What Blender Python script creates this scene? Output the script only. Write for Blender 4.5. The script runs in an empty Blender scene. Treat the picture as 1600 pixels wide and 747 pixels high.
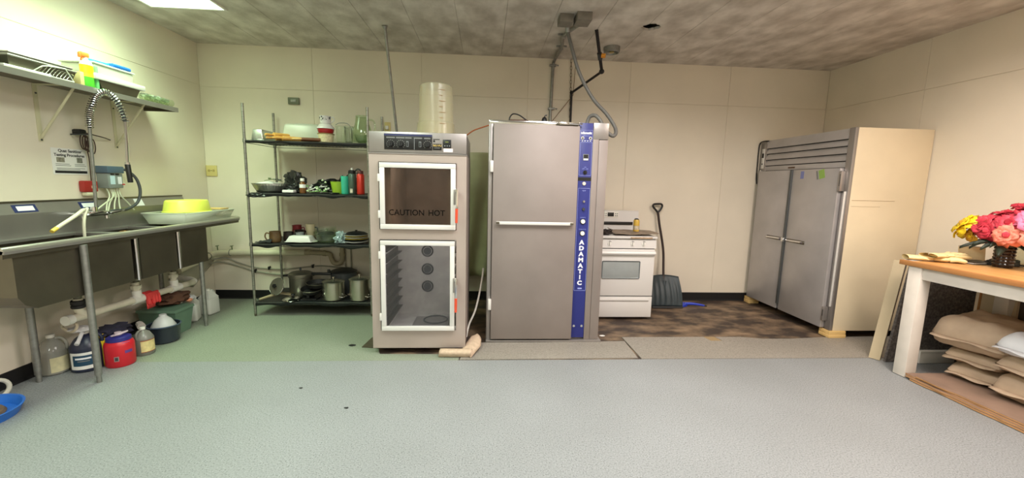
import bpy, bmesh, math, random
from mathutils import Vector, Matrix, noise as mnoise
random.seed(7)
PI = math.pi
scene = bpy.context.scene
COL = scene.collection

# ---------------------------------------------------------------- camera
YAW, PITCH, ROLL, FPX, CAM_H = math.radians(3.8446), math.radians(7.7487), math.radians(1.3254), 633.875, 1.46
_f = Vector((math.sin(YAW) * math.cos(PITCH), math.cos(YAW) * math.cos(PITCH), -math.sin(PITCH)))
_r = Vector((math.cos(YAW), -math.sin(YAW), 0)); _u = _r.cross(_f)
_r2 = _r * math.cos(ROLL) + _u * math.sin(ROLL); _u2 = -_r * math.sin(ROLL) + _u * math.cos(ROLL)
cam_data = bpy.data.cameras.new('camera')
cam_data.sensor_width = 36.0
cam_data.lens = FPX / 1600.0 * 36.0
cam_data.clip_start = 0.02
cam = bpy.data.objects.new('camera', cam_data)
mw = Matrix((_r2, _u2, -_f)).transposed().to_4x4(); mw.translation = Vector((0, 0, CAM_H))
cam.matrix_world = mw
COL.objects.link(cam)
scene.camera = cam

# ---------------------------------------------------------------- world, exposure
world = bpy.data.worlds.new('world'); scene.world = world
world.use_nodes = True
world.node_tree.nodes['Background'].inputs[0].default_value = (0.8, 0.8, 0.78, 1)
world.node_tree.nodes['Background'].inputs[1].default_value = 0.05
scene.view_settings.view_transform = 'Standard'
scene.view_settings.look = 'None'
scene.view_settings.gamma = 1.0
scene.view_settings.use_curve_mapping = False
scene.view_settings.exposure = 1.08
# ceiling troffers, the first in view, the others unseen, some added for evener light: centre x, centre y, light colour, strength (the lamp builder is below)
LAMPS = [(-2.64, 3.385, (0.73, 1.0, 0.66), 6.4),
         (-1.20, 1.75, (0.88, 1.0, 0.86), 9.0),
         (0.75, 2.05, (1.0, 0.97, 0.95), 11.0),
         (2.70, 1.75, (1.0, 0.86, 0.76), 15.0),
         (-1.45, -1.00, (0.92, 1.0, 0.90), 8.5),
         (1.9, -0.80, (1.0, 0.92, 0.86), 13.0)]

# ---------------------------------------------------------------- helpers
def lin(c):
    return tuple(((v / 255.0) / 12.92 if v / 255.0 <= 0.04045 else ((v / 255.0 + 0.055) / 1.055) ** 2.4) for v in c)

MATS = {}
def M(name, rgb, rough=0.55, metal=0.0, var=0.0, vscale=8.0, rgb2=None, bump=0.0, bscale=60.0, stretch=None, emit=0.0, spec=0.5, detail=4.0, ramp=(0.3, 0.7)):
    if name in MATS: return MATS[name]
    m = bpy.data.materials.new(name); m.use_nodes = True
    nt = m.node_tree; N = nt.nodes; L = nt.links; b = N['Principled BSDF']
    c1 = lin(rgb) + (1,)
    b.inputs['Base Color'].default_value = c1
    b.inputs['Roughness'].default_value = rough
    b.inputs['Metallic'].default_value = metal
    b.inputs['Specular IOR Level'].default_value = spec
    if emit:
        b.inputs['Emission Color'].default_value = c1; b.inputs['Emission Strength'].default_value = emit
    if var or rgb2 or bump:
        tc = N.new('ShaderNodeTexCoord'); src = tc.outputs['Object']
        if stretch:
            mp = N.new('ShaderNodeMapping'); mp.inputs['Scale'].default_value = stretch
            L.new(src, mp.inputs[0]); src = mp.outputs[0]
    if var or rgb2:
        nz = N.new('ShaderNodeTexNoise'); nz.inputs['Scale'].default_value = vscale; nz.inputs['Detail'].default_value = detail
        L.new(src, nz.inputs['Vector'])
        rp = N.new('ShaderNodeValToRGB'); rp.color_ramp.elements[0].position = ramp[0]; rp.color_ramp.elements[1].position = ramp[1]
        if rgb2 is None:
            rp.color_ramp.elements[0].color = tuple(v * (1 - var) for v in c1[:3]) + (1,)
            rp.color_ramp.elements[1].color = tuple(min(1, v * (1 + var)) for v in c1[:3]) + (1,)
        else:
            rp.color_ramp.elements[0].color = c1; rp.color_ramp.elements[1].color = lin(rgb2) + (1,)
        L.new(nz.outputs['Fac'], rp.inputs[0]); L.new(rp.outputs[0], b.inputs['Base Color'])
    if bump:
        n2 = N.new('ShaderNodeTexNoise'); n2.inputs['Scale'].default_value = bscale; n2.inputs['Detail'].default_value = 3
        L.new(src, n2.inputs['Vector'])
        bp = N.new('ShaderNodeBump'); bp.inputs['Strength'].default_value = bump; bp.inputs['Distance'].default_value = 0.004
        L.new(n2.outputs['Fac'], bp.inputs['Height']); L.new(bp.outputs[0], b.inputs['Normal'])
    MATS[name] = m
    return m

def glass(name, tint, alpha=0.85, rough=0.05, refl=1.0):
    """thin clear sheet: tinted see-through with a fresnel reflection"""
    if name in MATS: return MATS[name]
    m = bpy.data.materials.new(name); m.use_nodes = True
    nt = m.node_tree; N = nt.nodes; L = nt.links
    for n in list(N): N.remove(n)
    out = N.new('ShaderNodeOutputMaterial'); mix = N.new('ShaderNodeMixShader'); mix2 = N.new('ShaderNodeMixShader')
    tr = N.new('ShaderNodeBsdfTransparent'); gl = N.new('ShaderNodeBsdfGlossy'); df = N.new('ShaderNodeBsdfDiffuse')
    fr = N.new('ShaderNodeFresnel'); geo = N.new('ShaderNodeNewGeometry'); mr = N.new('ShaderNodeMapRange')
    mr.inputs['To Min'].default_value = 1.45; mr.inputs['To Max'].default_value = 1 / 1.45     # same reflectance from both sides of the sheet
    L.new(geo.outputs['Backfacing'], mr.inputs['Value']); L.new(mr.outputs[0], fr.inputs[0])
    tr.inputs[0].default_value = lin(tint) + (1,); df.inputs[0].default_value = lin(tint) + (1,)
    gl.inputs['Roughness'].default_value = rough; gl.inputs[0].default_value = (refl, refl, refl, 1)
    mix2.inputs[0].default_value = alpha
    L.new(df.outputs[0], mix2.inputs[1]); L.new(tr.outputs[0], mix2.inputs[2])
    L.new(fr.outputs[0], mix.inputs[0]); L.new(mix2.outputs[0], mix.inputs[1]); L.new(gl.outputs[0], mix.inputs[2])
    L.new(mix.outputs[0], out.inputs[0])
    MATS[name] = m
    return m

class B:
    """collects shapes into one bmesh"""
    def __init__(s): s.bm = bmesh.new()
    def box(s, x0, x1, y0, y1, z0, z1, bev=0.0, seg=2):
        vs = [s.bm.verts.new((x, y, z)) for x in (x0, x1) for y in (y0, y1) for z in (z0, z1)]
        fs = [(0, 1, 3, 2), (4, 6, 7, 5), (0, 4, 5, 1), (2, 3, 7, 6), (0, 2, 6, 4), (1, 5, 7, 3)]
        F = [s.bm.faces.new([vs[i] for i in f]) for f in fs]
        if bev:
            es = list({e for f in F for e in f.edges})
            bmesh.ops.bevel(s.bm, geom=es, offset=bev, segments=seg, affect='EDGES', profile=0.5)
        return s
    def hexa(s, p):
        """8 corners: bottom loop 4, top loop 4"""
        v = [s.bm.verts.new(q) for q in p]
        for f in ((3, 2, 1, 0), (4, 5, 6, 7), (0, 1, 5, 4), (1, 2, 6, 5), (2, 3, 7, 6), (3, 0, 4, 7)):
            s.bm.faces.new([v[i] for i in f])
        return s
    def tube(s, pts, r, n=10, closed=False, caps=True):
        pts = [Vector(p) for p in pts]; k = len(pts)
        rr = r if isinstance(r, (list, tuple)) else [r] * k
        rings = []; up = None
        for i, p in enumerate(pts):
            if closed: t = pts[(i + 1) % k] - pts[i - 1]
            elif i == 0: t = pts[1] - p
            elif i == k - 1: t = p - pts[i - 1]
            else: t = (pts[i + 1] - p).normalized() + (p - pts[i - 1]).normalized()
            if t.length < 1e-9: t = Vector((0, 0, 1))
            t.normalize()
            if up is None:
                up = Vector((0, 0, 1)) if abs(t.z) < 0.9 else Vector((1, 0, 0))
            a = up - t * up.dot(t)
            if a.length < 1e-6: a = t.orthogonal()
            a.normalize(); up = a; b = t.cross(a)
            rings.append([s.bm.verts.new(p + (a * math.cos(2 * PI * j / n) + b * math.sin(2 * PI * j / n)) * rr[i]) for j in range(n)])
        m = k if closed else k - 1
        for i in range(m):
            A, C = rings[i], rings[(i + 1) % k]
            for j in range(n):
                s.bm.faces.new((A[j], A[(j + 1) % n], C[(j + 1) % n], C[j]))
        if caps and not closed:
            s.bm.faces.new(rings[0][::-1]); s.bm.faces.new(rings[-1])
        return s
    def cyl(s, p0, p1, r0, r1=None, n=16):
        return s.tube([p0, p1], [r0, r0 if r1 is None else r1], n)
    def lathe(s, prof, c=(0, 0, 0), n=24, sx=1.0, sy=1.0, rot=None, wob=0.0):
        """prof: (r, z) from bottom to top; r = 0 closes"""
        c = Vector(c); rings = []
        for (r, z) in prof:
            if r <= 1e-6:
                p = Vector((0, 0, z)); p = (rot @ p if rot else p) + c
                rings.append([s.bm.verts.new(p)])
            else:
                ring = []
                for j in range(n):
                    a = 2 * PI * j / n
                    q = r * (1 + wob * math.sin(a * 9))
                    p = Vector((q * math.cos(a) * sx, q * math.sin(a) * sy, z)); p = (rot @ p if rot else p) + c
                    ring.append(s.bm.verts.new(p))
                rings.append(ring)
        for A, C in zip(rings, rings[1:]):
            if len(A) == 1 and len(C) == 1: continue
            for j in range(n):
                j2 = (j + 1) % n
                if len(A) == 1: s.bm.faces.new((A[0], C[j2], C[j]))
                elif len(C) == 1: s.bm.faces.new((A[j], A[j2], C[0]))
                else: s.bm.faces.new((A[j], A[j2], C[j2], C[j]))
        return s
    def grid(s, fn, nu, nv, closed_u=False):
        V = [[s.bm.verts.new(fn(i / nu, j / nv)) for j in range(nv + 1)] for i in range(nu + (0 if closed_u else 1))]
        for i in range(nu):
            A = V[i]; C = V[(i + 1) % len(V)]
            for j in range(nv):
                s.bm.faces.new((A[j], C[j], C[j + 1], A[j + 1]))
        return s
    def prism(s, poly, axis, a0, a1):
        """poly: 2D points in the other two axes (order x,y,z without axis)"""
        def P(q, a):
            return (a, q[0], q[1]) if axis == 'x' else ((q[0], a, q[1]) if axis == 'y' else (q[0], q[1], a))
        A = [s.bm.verts.new(P(q, a0)) for q in poly]; C = [s.bm.verts.new(P(q, a1)) for q in poly]
        s.bm.faces.new(A[::-1]); s.bm.faces.new(C)
        k = len(poly)
        for i in range(k): s.bm.faces.new((A[i], A[(i + 1) % k], C[(i + 1) % k], C[i]))
        return s
    def ball(s, c, r, sc=(1, 1, 1), sub=2, jit=0.0, freq=3.0, seed=0.0, flat=None):
        t = bmesh.new(); bmesh.ops.create_icosphere(t, subdivisions=sub, radius=1.0)
        mp = {}
        for v in t.verts:
            d = v.co.normalized(); k = 1.0
            if jit: k += jit * mnoise.noise(d * freq + Vector((seed, seed * 1.7, -seed)))* 2
            p = Vector((d.x * sc[0], d.y * sc[1], d.z * sc[2])) * (r * k)
            if flat is not None and p.z < flat: p.z = flat
            mp[v] = s.bm.verts.new(p + Vector(c))
        for f in t.faces: s.bm.faces.new([mp[v] for v in f.verts])
        t.free(); return s
    def xf(s, mat):
        bmesh.ops.transform(s.bm, matrix=mat, verts=s.bm.verts); return s

def abs_loc(o):
    v = Vector((0, 0, 0))
    while o is not None: v += o.location; o = o.parent
    return v

def finish(me, mat, smooth=True, ang=35):
    if mat is not None: me.materials.append(mat)
    if smooth:
        me.polygons.foreach_set('use_smooth', [True] * len(me.polygons))
        me.set_sharp_from_angle(angle=math.radians(ang))
    me.update()

def part(name, b, mat, parent=None, w=True, label=None, kind=None, solid=0.0, sub=0, loc=None, smooth=True, ang=35):
    """b in world coordinates when w, else in the parent's own coordinates"""
    bmesh.ops.recalc_face_normals(b.bm, faces=b.bm.faces)
    me = bpy.data.meshes.new(name)
    base = Vector((0, 0, 0))
    if w:
        base = (abs_loc(parent) if parent else Vector((0, 0, 0)))
        if loc is not None and parent is None: base = Vector(loc)
        if base.length: bmesh.ops.translate(b.bm, verts=b.bm.verts, vec=-base)
    b.bm.to_mesh(me); b.bm.free()
    finish(me, mat, smooth, ang)
    o = bpy.data.objects.new(name, me); COL.objects.link(o)
    if parent: o.parent = parent
    elif loc is not None: o.location = loc
    if solid:
        md = o.modifiers.new('thick', 'SOLIDIFY'); md.thickness = solid; md.offset = 0
    if sub:
        md = o.modifiers.new('sub', 'SUBSURF'); md.levels = sub; md.render_levels = sub
    if label: o['label'] = label
    if kind: o['kind'] = kind
    return o

def tag(o, label, cat, group=None):
    o['label'] = label; o['category'] = cat
    if group: o['group'] = group
    return o

def thing(name, label, cat, loc=(0, 0, 0), rotz=0.0, group=None):
    o = bpy.data.objects.new(name, None); COL.objects.link(o)
    o.empty_display_size = 0.05
    o.location = loc; o.rotation_euler = (0, 0, rotz)
    return tag(o, label, cat, group)

def solo(name, b, mat, label, cat, loc, group=None, rotz=0.0, **k):
    """a thing of one mesh, built in world coordinates round loc"""
    o = part(name, b, mat, None, True, loc=loc, **k)
    return tag(o, label, cat, group)

def struct(name, b, mat, parent=None, **k):
    o = part(name, b, mat, parent, **k); o['kind'] = 'structure'; return o

TXT = {}
def text(name, s, size, mat, parent, loc, rot=(PI / 2, 0, 0), sx=1.0, align='CENTER', bold=0.0, depth=0.0004):
    """flat lettering as a thin mesh; loc in world coordinates"""
    cu = bpy.data.curves.new(name, 'FONT'); cu.body = s; cu.size = size; cu.align_x = align; cu.align_y = 'CENTER'
    cu.extrude = depth; cu.offset = bold; cu.resolution_u = 3
    to = bpy.data.objects.new(name, cu)
    me = bpy.data.meshes.new_from_object(to)
    bpy.data.objects.remove(to); bpy.data.curves.remove(cu)
    from mathutils import Euler
    mat4 = Matrix.Translation(Vector(loc) - (abs_loc(parent) if parent else Vector())) @ Euler(rot).to_matrix().to_4x4() @ Matrix.Diagonal((sx, 1, 1, 1))
    me.transform(mat4)
    me.materials.clear(); me.materials.append(mat)
    o = bpy.data.objects.new(name, me); COL.objects.link(o)
    if parent: o.parent = parent
    return o
FRONT = (PI / 2, 0, 0)          # reads towards +X, faces -Y
FROM_LEFT_WALL = (PI / 2, 0, PI / 2)   # reads towards +Y, faces +X
FROM_FRIDGE = (PI / 2, 0, -PI / 2)     # reads towards -Y, faces -X

def copy_tree(o, parent=None, **loc):
    c = o.copy(); COL.objects.link(c); c.parent = parent
    for ch in list(o.children): copy_tree(ch, c)
    return c

def arc(c, r, a0, a1, n, plane='xz', k=0.0):
    out = []
    for i in range(n + 1):
        a = a0 + (a1 - a0) * i / n
        u, v = r * math.cos(a), r * math.sin(a)
        out.append((c[0] + u, c[1], c[2] + v) if plane == 'xz' else ((c[0], c[1] + u, c[2] + v) if plane == 'yz' else (c[0] + u, c[1] + v, c[2])))
    return out

def smooth_path(pts, n=6):
    """Catmull-Rom through the points"""
    P = [Vector(p) for p in pts]; P = [P[0] * 2 - P[1]] + P + [P[-1] * 2 - P[-2]]
    out = []
    for i in range(1, len(P) - 2):
        a, b, c, d = P[i - 1:i + 3]
        for k in range(n):
            t = k / n
            out.append(0.5 * ((2 * b) + (c - a) * t + (2 * a - 5 * b + 4 * c - d) * t * t + (3 * b - a - 3 * c + d) * t ** 3))
    out.append(P[-2]); return out

# ---------------------------------------------------------------- materials
def floor_mat(name, base, fleck_dark, fleck_light):
    m = bpy.data.materials.new(name); m.use_nodes = True
    nt = m.node_tree; N = nt.nodes; L = nt.links; b = N['Principled BSDF']
    tc = N.new('ShaderNodeTexCoord')
    n1 = N.new('ShaderNodeTexNoise'); n1.inputs['Scale'].default_value = 130; n1.inputs['Detail'].default_value = 3; n1.inputs['Roughness'].default_value = 0.75
    n2 = N.new('ShaderNodeTexNoise'); n2.inputs['Scale'].default_value = 1.1; n2.inputs['Detail'].default_value = 4
    n3 = N.new('ShaderNodeTexVoronoi'); n3.inputs['Scale'].default_value = 45
    for n in (n1, n2, n3): L.new(tc.outputs['Object'], n.inputs['Vector'])
    r1 = N.new('ShaderNodeValToRGB'); e = r1.color_ramp.elements
    e[0].position = 0.36; e[0].color = lin(fleck_dark) + (1,); e[1].position = 0.46; e[1].color = lin(base) + (1,)
    e2 = e.new(0.57); e2.color = lin(base) + (1,); e3 = e.new(0.68); e3.color = lin(fleck_light) + (1,)
    L.new(n1.outputs['Fac'], r1.inputs[0])
    r2 = N.new('ShaderNodeValToRGB'); r2.color_ramp.elements[0].position = 0.3; r2.color_ramp.elements[0].color = (0.86, 0.86, 0.85, 1)
    r2.color_ramp.elements[1].position = 0.7; r2.color_ramp.elements[1].color = (1, 1, 1, 1)
    L.new(n2.outputs['Fac'], r2.inputs[0])
    mx = N.new('ShaderNodeMix'); mx.data_type = 'RGBA'; mx.blend_type = 'MULTIPLY'; mx.inputs[0].default_value = 1
    L.new(r1.outputs[0], mx.inputs[6]); L.new(r2.outputs[0], mx.inputs[7]); L.new(mx.outputs[2], b.inputs['Base Color'])
    b.inputs['Roughness'].default_value = 0.5; b.inputs['Specular IOR Level'].default_value = 0.35
    bp = N.new('ShaderNodeBump'); bp.inputs['Strength'].default_value = 0.08; bp.inputs['Distance'].default_value = 0.001
    L.new(n1.outputs['Fac'], bp.inputs['Height']); L.new(bp.outputs[0], b.inputs['Normal'])
    MATS[name] = m
    return m

m_vinyl = floor_mat('speckled grey vinyl', (142, 145, 147), (92, 96, 98), (172, 174, 175))
m_vinyl2 = floor_mat('green lit grey vinyl', (138, 145, 130), (95, 101, 88), (162, 169, 153))  # grey vinyl with the lamp's green cast put into its colour
m_vinyl3 = floor_mat('speckled tan vinyl', (148, 142, 133), (108, 102, 94), (168, 162, 153))
m_sub = M('bare adhesive floor', (62, 51, 44), 0.6, rgb2=(150, 126, 100), vscale=3.6, detail=12, stretch=(1.0, 1.5, 1), ramp=(0.42, 0.74), bump=0.3, bscale=25)
m_wall = M('cream wall paint', (228, 218, 200), 0.62, var=0.05, vscale=1.6, bump=0.12, bscale=120)
m_wall_l = m_wall
m_seam = M('wall joint', (206, 194, 168), 0.8)
m_ceil = M('painted concrete plank', (178, 169, 158), 0.85, rgb2=(222, 215, 206), vscale=5.0, detail=14, stretch=(1.2, 0.8, 1), ramp=(0.34, 0.7), bump=0.5, bscale=45)
m_black = M('black vinyl base', (22, 21, 23), 0.5)
m_steel = M('stainless steel', (160, 155, 152), 0.38, 0.7, var=0.10, vscale=3.0, stretch=(1, 1, 0.35))
m_steel_w = M('warm stainless steel', (148, 138, 133), 0.6, 0.5, var=0.09, vscale=2.2, detail=8)
m_steel_o = M('satin oven steel', (184, 170, 162), 0.5, 0.5, var=0.07, vscale=2.5, detail=8)
m_steel_d = M('dark stainless steel', (116, 109, 96), 0.38, 0.85, var=0.12, vscale=4.0)
m_fridge_steel = M('fridge stainless steel', (186, 182, 182), 0.45, 0.5, var=0.13, vscale=2.5, detail=9)
m_chrome = M('bright chrome', (225, 225, 225), 0.12, 1.0)
m_galv = M('galvanised pipe', (150, 150, 146), 0.45, 0.8, var=0.15, vscale=30)
m_alu = M('white aluminium frame', (228, 226, 222), 0.4, 0.25)
m_white = M('white enamel', (214, 211, 208), 0.32)
m_whitep = M('white plastic', (230, 228, 220), 0.45)
m_offw = M('off white pvc', (214, 208, 188), 0.5, var=0.06, vscale=20)
m_blk = M('black plastic', (18, 18, 19), 0.42)
m_blkr = M('black rubber', (26, 25, 25), 0.6)
m_dgrey = M('dark grey plastic', (58, 60, 62), 0.5)
m_grey = M('mid grey plastic', (128, 132, 134), 0.5)
m_red = M('red plastic', (196, 30, 44), 0.4)
m_redgrip = M('orange red grip', (216, 78, 48), 0.45)
m_blue = M('control panel blue', (36, 44, 120), 0.42)
m_blue2 = M('bright blue plastic', (36, 110, 205), 0.4)
m_cyan = M('sky blue plastic', (40, 150, 225), 0.4)
m_wood = M('butcher block wood', (186, 134, 76), 0.45, rgb2=(212, 162, 100), vscale=3, stretch=(9, 0.7, 9), detail=6)
m_wood_edge = M('butcher block edge', (168, 112, 62), 0.55, rgb2=(190, 134, 78), vscale=4, stretch=(6, 0.8, 6))
m_pine = M('pine block', (222, 186, 122), 0.6, var=0.1, vscale=6, stretch=(1, 6, 6))
m_rollwood = M('rolling pin wood', (206, 150, 70), 0.45, rgb2=(226, 178, 98), vscale=12)
m_rolldark = M('dark wood', (110, 66, 36), 0.5, var=0.2, vscale=20)
m_whitewood = M('white painted wood', (224, 216, 206), 0.55, var=0.05, vscale=9)
m_kraft = M('kraft paper', (184, 160, 136), 0.75, var=0.12, vscale=7, bump=0.9, bscale=14)
m_card = M('corrugated cardboard', (184, 138, 92), 0.8, var=0.12, vscale=9)
m_cardtop = M('dusty cardboard', (132, 108, 92), 0.85, var=0.18, vscale=5)
m_whitesack = M('white sack paper', (222, 222, 226), 0.65, var=0.04, vscale=8)
m_inkblue = M('blue print', (92, 104, 150), 0.7)
m_paper = M('white paper', (232, 230, 226), 0.75)
m_inkblack = M('black print', (28, 28, 30), 0.7)
m_inkgrey = M('grey print', (120, 120, 118), 0.7)
m_whiteink = M('white lettering', (240, 240, 245), 0.5)
m_glass = glass('clear glass', (246, 249, 244), 0.985, 0.03)
m_glass_g = glass('greenish glass', (236, 243, 230), 0.98, 0.04)
m_tubp = glass('cloudy plastic', (240, 236, 216), 0.78, 0.2)
m_tubp2 = glass('milky plastic', (232, 235, 222), 0.42, 0.25)
m_clearjug = glass('clear jug plastic', (226, 226, 220), 0.72, 0.15)
m_ovenglass = glass('oven door glass', (240, 240, 242), 0.985, 0.04, 0.45)
m_ovenglass_d = glass('smoked oven glass', (204, 197, 190), 0.985, 0.05, 0.4)
# ================================================================ the room
XL, XR, YB, YF, ZC = -3.26, 4.26, 5.02, -2.6, 2.94
struct('floor', B().box(XL - .15, XR + .15, YF - .15, YB + .15, -0.12, -0.004), m_sub)
FL = bpy.data.objects['floor']
b = B().prism([(XL, YF), (XR, YF), (XR, 3.215), (XL, 3.219)], 'z', -0.004, 0.0)
part('vinyl_sheet', b, m_vinyl, FL, smooth=False)
b = B().prism([(XL, 3.2205), (-0.207, 3.2195), (-0.195, 3.34), (-0.88, 3.352), (-0.93, 3.50), (-0.95, YB), (XL, YB)], 'z', -0.004, -0.0005)
part('vinyl_sheet', b, m_vinyl2, FL, smooth=False)

# loose cut lengths of vinyl in front of the bare patch
b = B().prism([(-0.196, 3.226), (1.325, 3.240), (1.335, 3.610), (0.55, 3.588), (-0.15, 3.585)], 'z', -0.003, 0.004)
solo('vinyl_strip', b, m_vinyl3, 'loose grey vinyl strip on the floor in front of the tall steel proofer', 'flooring', (0.55, 3.4, 0), smooth=False)
b = B().prism([(1.352, 3.219), (XR - .01, 3.216), (XR - .01, 3.725), (3.40, 3.70), (3.05, 3.66), (2.75, 3.66), (2.55, 3.71), (2.285, 3.712), (2.305, 3.612), (2.188, 3.612), (2.168, 3.712), (1.345, 3.71)], 'z', -0.003, 0.004)
solo('vinyl_strip', b, m_vinyl3, 'long tan vinyl strip on the floor between the stove and the wooden table', 'flooring', (2.6, 3.4, 0), smooth=False)
m_tape = M('brown tape', (150, 128, 92), 0.6, var=0.08, vscale=30)
b = B().prism([(2.19, 3.614), (2.303, 3.614), (2.283, 3.72), (2.17, 3.72)], 'z', -0.003, 0.0015)
solo('floor_patch', b, m_tape, 'small brown patch in the notch of the tan vinyl strip', 'patch', (2.24, 3.66, 0), smooth=False)

# walls: backing slab and sheet panels with open joints
def wall_panels(name, slab, panels):
    w = struct(name, slab, m_seam)
    for (x0, x1, y0, y1, z0, z1) in panels:
        part('panel', B().box(x0, x1, y0, y1, z0, z1, 0.0015, 1), m_wall, w, smooth=False)
    return w
G = 0.0011
xs = [XL + .002, -2.005, -0.765, 0.485, 1.725, 2.975, XR - .002]
P = []
for a, c in zip(xs, xs[1:]):
    P.append((a + G, c - G, YB - .006, YB + .01, 0.0, 2.475 - G)); P.append((a + G, c - G, YB - .006, YB + .01, 2.475 + G, ZC + .02))
wall_panels('wall_back', B().box(XL - .15, XR + .15, YB, YB + .15, -0.1, ZC + .2), P)
ys = [YF, 0.1, 2.54, YB - .008]
P = []
for a, c in zip(ys, ys[1:]):
    P.append((XL - .01, XL + .006, a + G, c - G, 0.0, 2.487 - G)); P.append((XL - .01, XL + .006, a + G, c - G, 2.487 + G, ZC + .02))
wall_panels('wall_left', B().box(XL - .15, XL, YF - .15, YB + .15, -0.1, ZC + .2), P)
ys = [YF, -1.06, 1.40, 3.85, YB - .008]
P = []
for a, c in zip(ys, ys[1:]):
    P.append((XR - .006, XR + .01, a + G, c - G, 0.0, 2.46 - G)); P.append((XR - .006, XR + .01, a + G, c - G, 2.46 + G, ZC + .02))
wall_panels('wall_right', B().box(XR, XR + .15, YF - .15, YB + .15, -0.1, ZC + .2), P)
struct('wall_front', B().box(XL - .15, XR + .15, YF - .15, YF, -0.1, ZC + .2), m_wall)

# baseboards
struct('baseboard_back', B().prism([(YB - .006, 0), (YB - .03, 0), (YB - .014, .014), (YB - .012, .102), (YB - .006, .104)], 'x', XL + .01, XR - .01), m_black)
struct('baseboard_left', B().prism([(XL + .006, 0), (XL + .03, 0), (XL + .014, .014), (XL + .012, .102), (XL + .006, .104)], 'y', YF, YB - .03), m_black)
struct('baseboard_right', B().prism([(XR - .006, 0), (XR - .03, 0), (XR - .014, .014), (XR - .012, .102), (XR - .006, .104)], 'y', YF, YB - .03), m_black)

# ceiling planks (one of them broken through by a round hole)
CE = struct('ceiling', B().box(XL - .15, XR + .15, YF - .15, YB + .15, ZC + .16, ZC + .3), M('dark void', (14, 13, 12), 0.9))  # near black, the dark inside the ceiling hole put into its colour
px = XL - .1; k = 0
hole = bpy.data.objects.new('cut', bpy.data.meshes.new('cut'))
hb = B()
ring = []
for j in range(22):
    a = 2 * PI * j / 22; r = 0.082 * (1 + 0.09 * math.sin(j * 2.7) + 0.06 * math.cos(j * 5.1))
    ring.append((1.52 + r * math.cos(a), 3.935 + r * math.sin(a)))
hb.prism(ring, 'z', ZC - .05, ZC + .155)
bmesh.ops.recalc_face_normals(hb.bm, faces=hb.bm.faces)
hb.bm.to_mesh(hole.data); hb.bm.free(); COL.objects.link(hole)
cavity = bpy.data.objects.new('core', bpy.data.meshes.new('core'))       # hollow core of the plank above the hole
hb = B().box(1.40, 1.64, 3.2, 4.7, ZC + .022, ZC + .20); bmesh.ops.recalc_face_normals(hb.bm, faces=hb.bm.faces)
hb.bm.to_mesh(cavity.data); hb.bm.free(); COL.objects.link(cavity)
while px < XR + .1:
    x1 = min(px + .44, XR + .12)
    pb = B().prism([(px + .0004, ZC + .004), (px + .003, ZC), (x1 - .003, ZC), (x1 - .0004, ZC + .004), (x1 - .0004, ZC + .15), (px + .0004, ZC + .15)], 'y', YF - .1, YB + .1)
    pl = part('plank', pb, m_ceil, CE, smooth=False)
    if px < 1.6 and x1 > 1.44:
        md = pl.modifiers.new('hole', 'BOOLEAN'); md.operation = 'DIFFERENCE'; md.object = hole; md.solver = 'EXACT'
        md = pl.modifiers.new('core', 'BOOLEAN'); md.operation = 'DIFFERENCE'; md.object = cavity; md.solver = 'EXACT'
        dg = bpy.context.evaluated_depsgraph_get(); dg.update()
        me2 = bpy.data.meshes.new_from_object(pl.evaluated_get(dg)); pl.modifiers.clear(); pl.data = me2
    px = x1
bpy.data.objects.remove(cavity)
hm = hole.data; bpy.data.objects.remove(hole); bpy.data.meshes.remove(hm)

# ceiling troffers
def lens_mat(i, col, st):
    m = bpy.data.materials.new('lit lens'); m.use_nodes = True
    nt = m.node_tree; N = nt.nodes; L = nt.links; pb = N['Principled BSDF']
    pb.inputs['Base Color'].default_value = (.8, .8, .8, 1)
    pb.inputs['Emission Color'].default_value = tuple(col) + (1,); pb.inputs['Emission Strength'].default_value = st
    return m
lamp_labels = ['ceiling light with a prismatic lens above the steel sink',
               'ceiling light nearest the sink wall in the front of the room',
               'ceiling light in the middle of the room facing the ovens',
               'warm ceiling light over the floor beside the wooden table',
               'ceiling light at the front of the room on the sink side',
               'ceiling light at the front of the room on the table side']
for i, (x, y, c, st) in enumerate(LAMPS):
    t = thing('ceiling_light', lamp_labels[i], 'light', (x, y, ZC), 0, 'ceiling troffers')
    hw, hl = .305, .61
    fb = B()
    for (a0, a1, b0, b1) in ((-hw - .02, hw + .02, -hl - .02, -hl), (-hw - .02, hw + .02, hl, hl + .02), (-hw - .02, -hw, -hl, hl), (hw, hw + .02, -hl, hl)):
        fb.box(a0, a1, b0, b1, -.014, 0.004)
    part('frame', fb, m_whitep, t, w=False, smooth=False)
    part('lens', B().box(-hw, hw, -hl, hl, -.010, -.002), lens_mat(i, c, 2.2), t, w=False, smooth=False)
    la = bpy.data.lights.new('lamp', 'AREA'); la.shape = 'RECTANGLE'; la.size = 2 * hw - .02; la.size_y = 2 * hl - .02
    la.color = c; la.energy = st * 2.34; la.spread = math.radians(128 if i == 0 else 165)
    lo = bpy.data.objects.new('lamp', la); COL.objects.link(lo); lo.parent = t; lo.location = (0, 0, -.0115)
# ================================================================ oven with proofing cabinet
ov = thing('oven_proofer', 'stainless double oven and proofer with white framed glass doors', 'oven', (-0.546, 3.74, 0))
OX0, OX1, OF, OB = -0.935, -0.157, 3.372, 4.12
m_cav = M('oven cavity', (206, 202, 196), 0.5, 0.2, var=0.15, vscale=8)
m_cav_d = M('beige oven cavity', (206, 188, 174), 0.5, 0.05, var=0.2, vscale=6)  # upper chamber liner in an uneven beige
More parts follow.
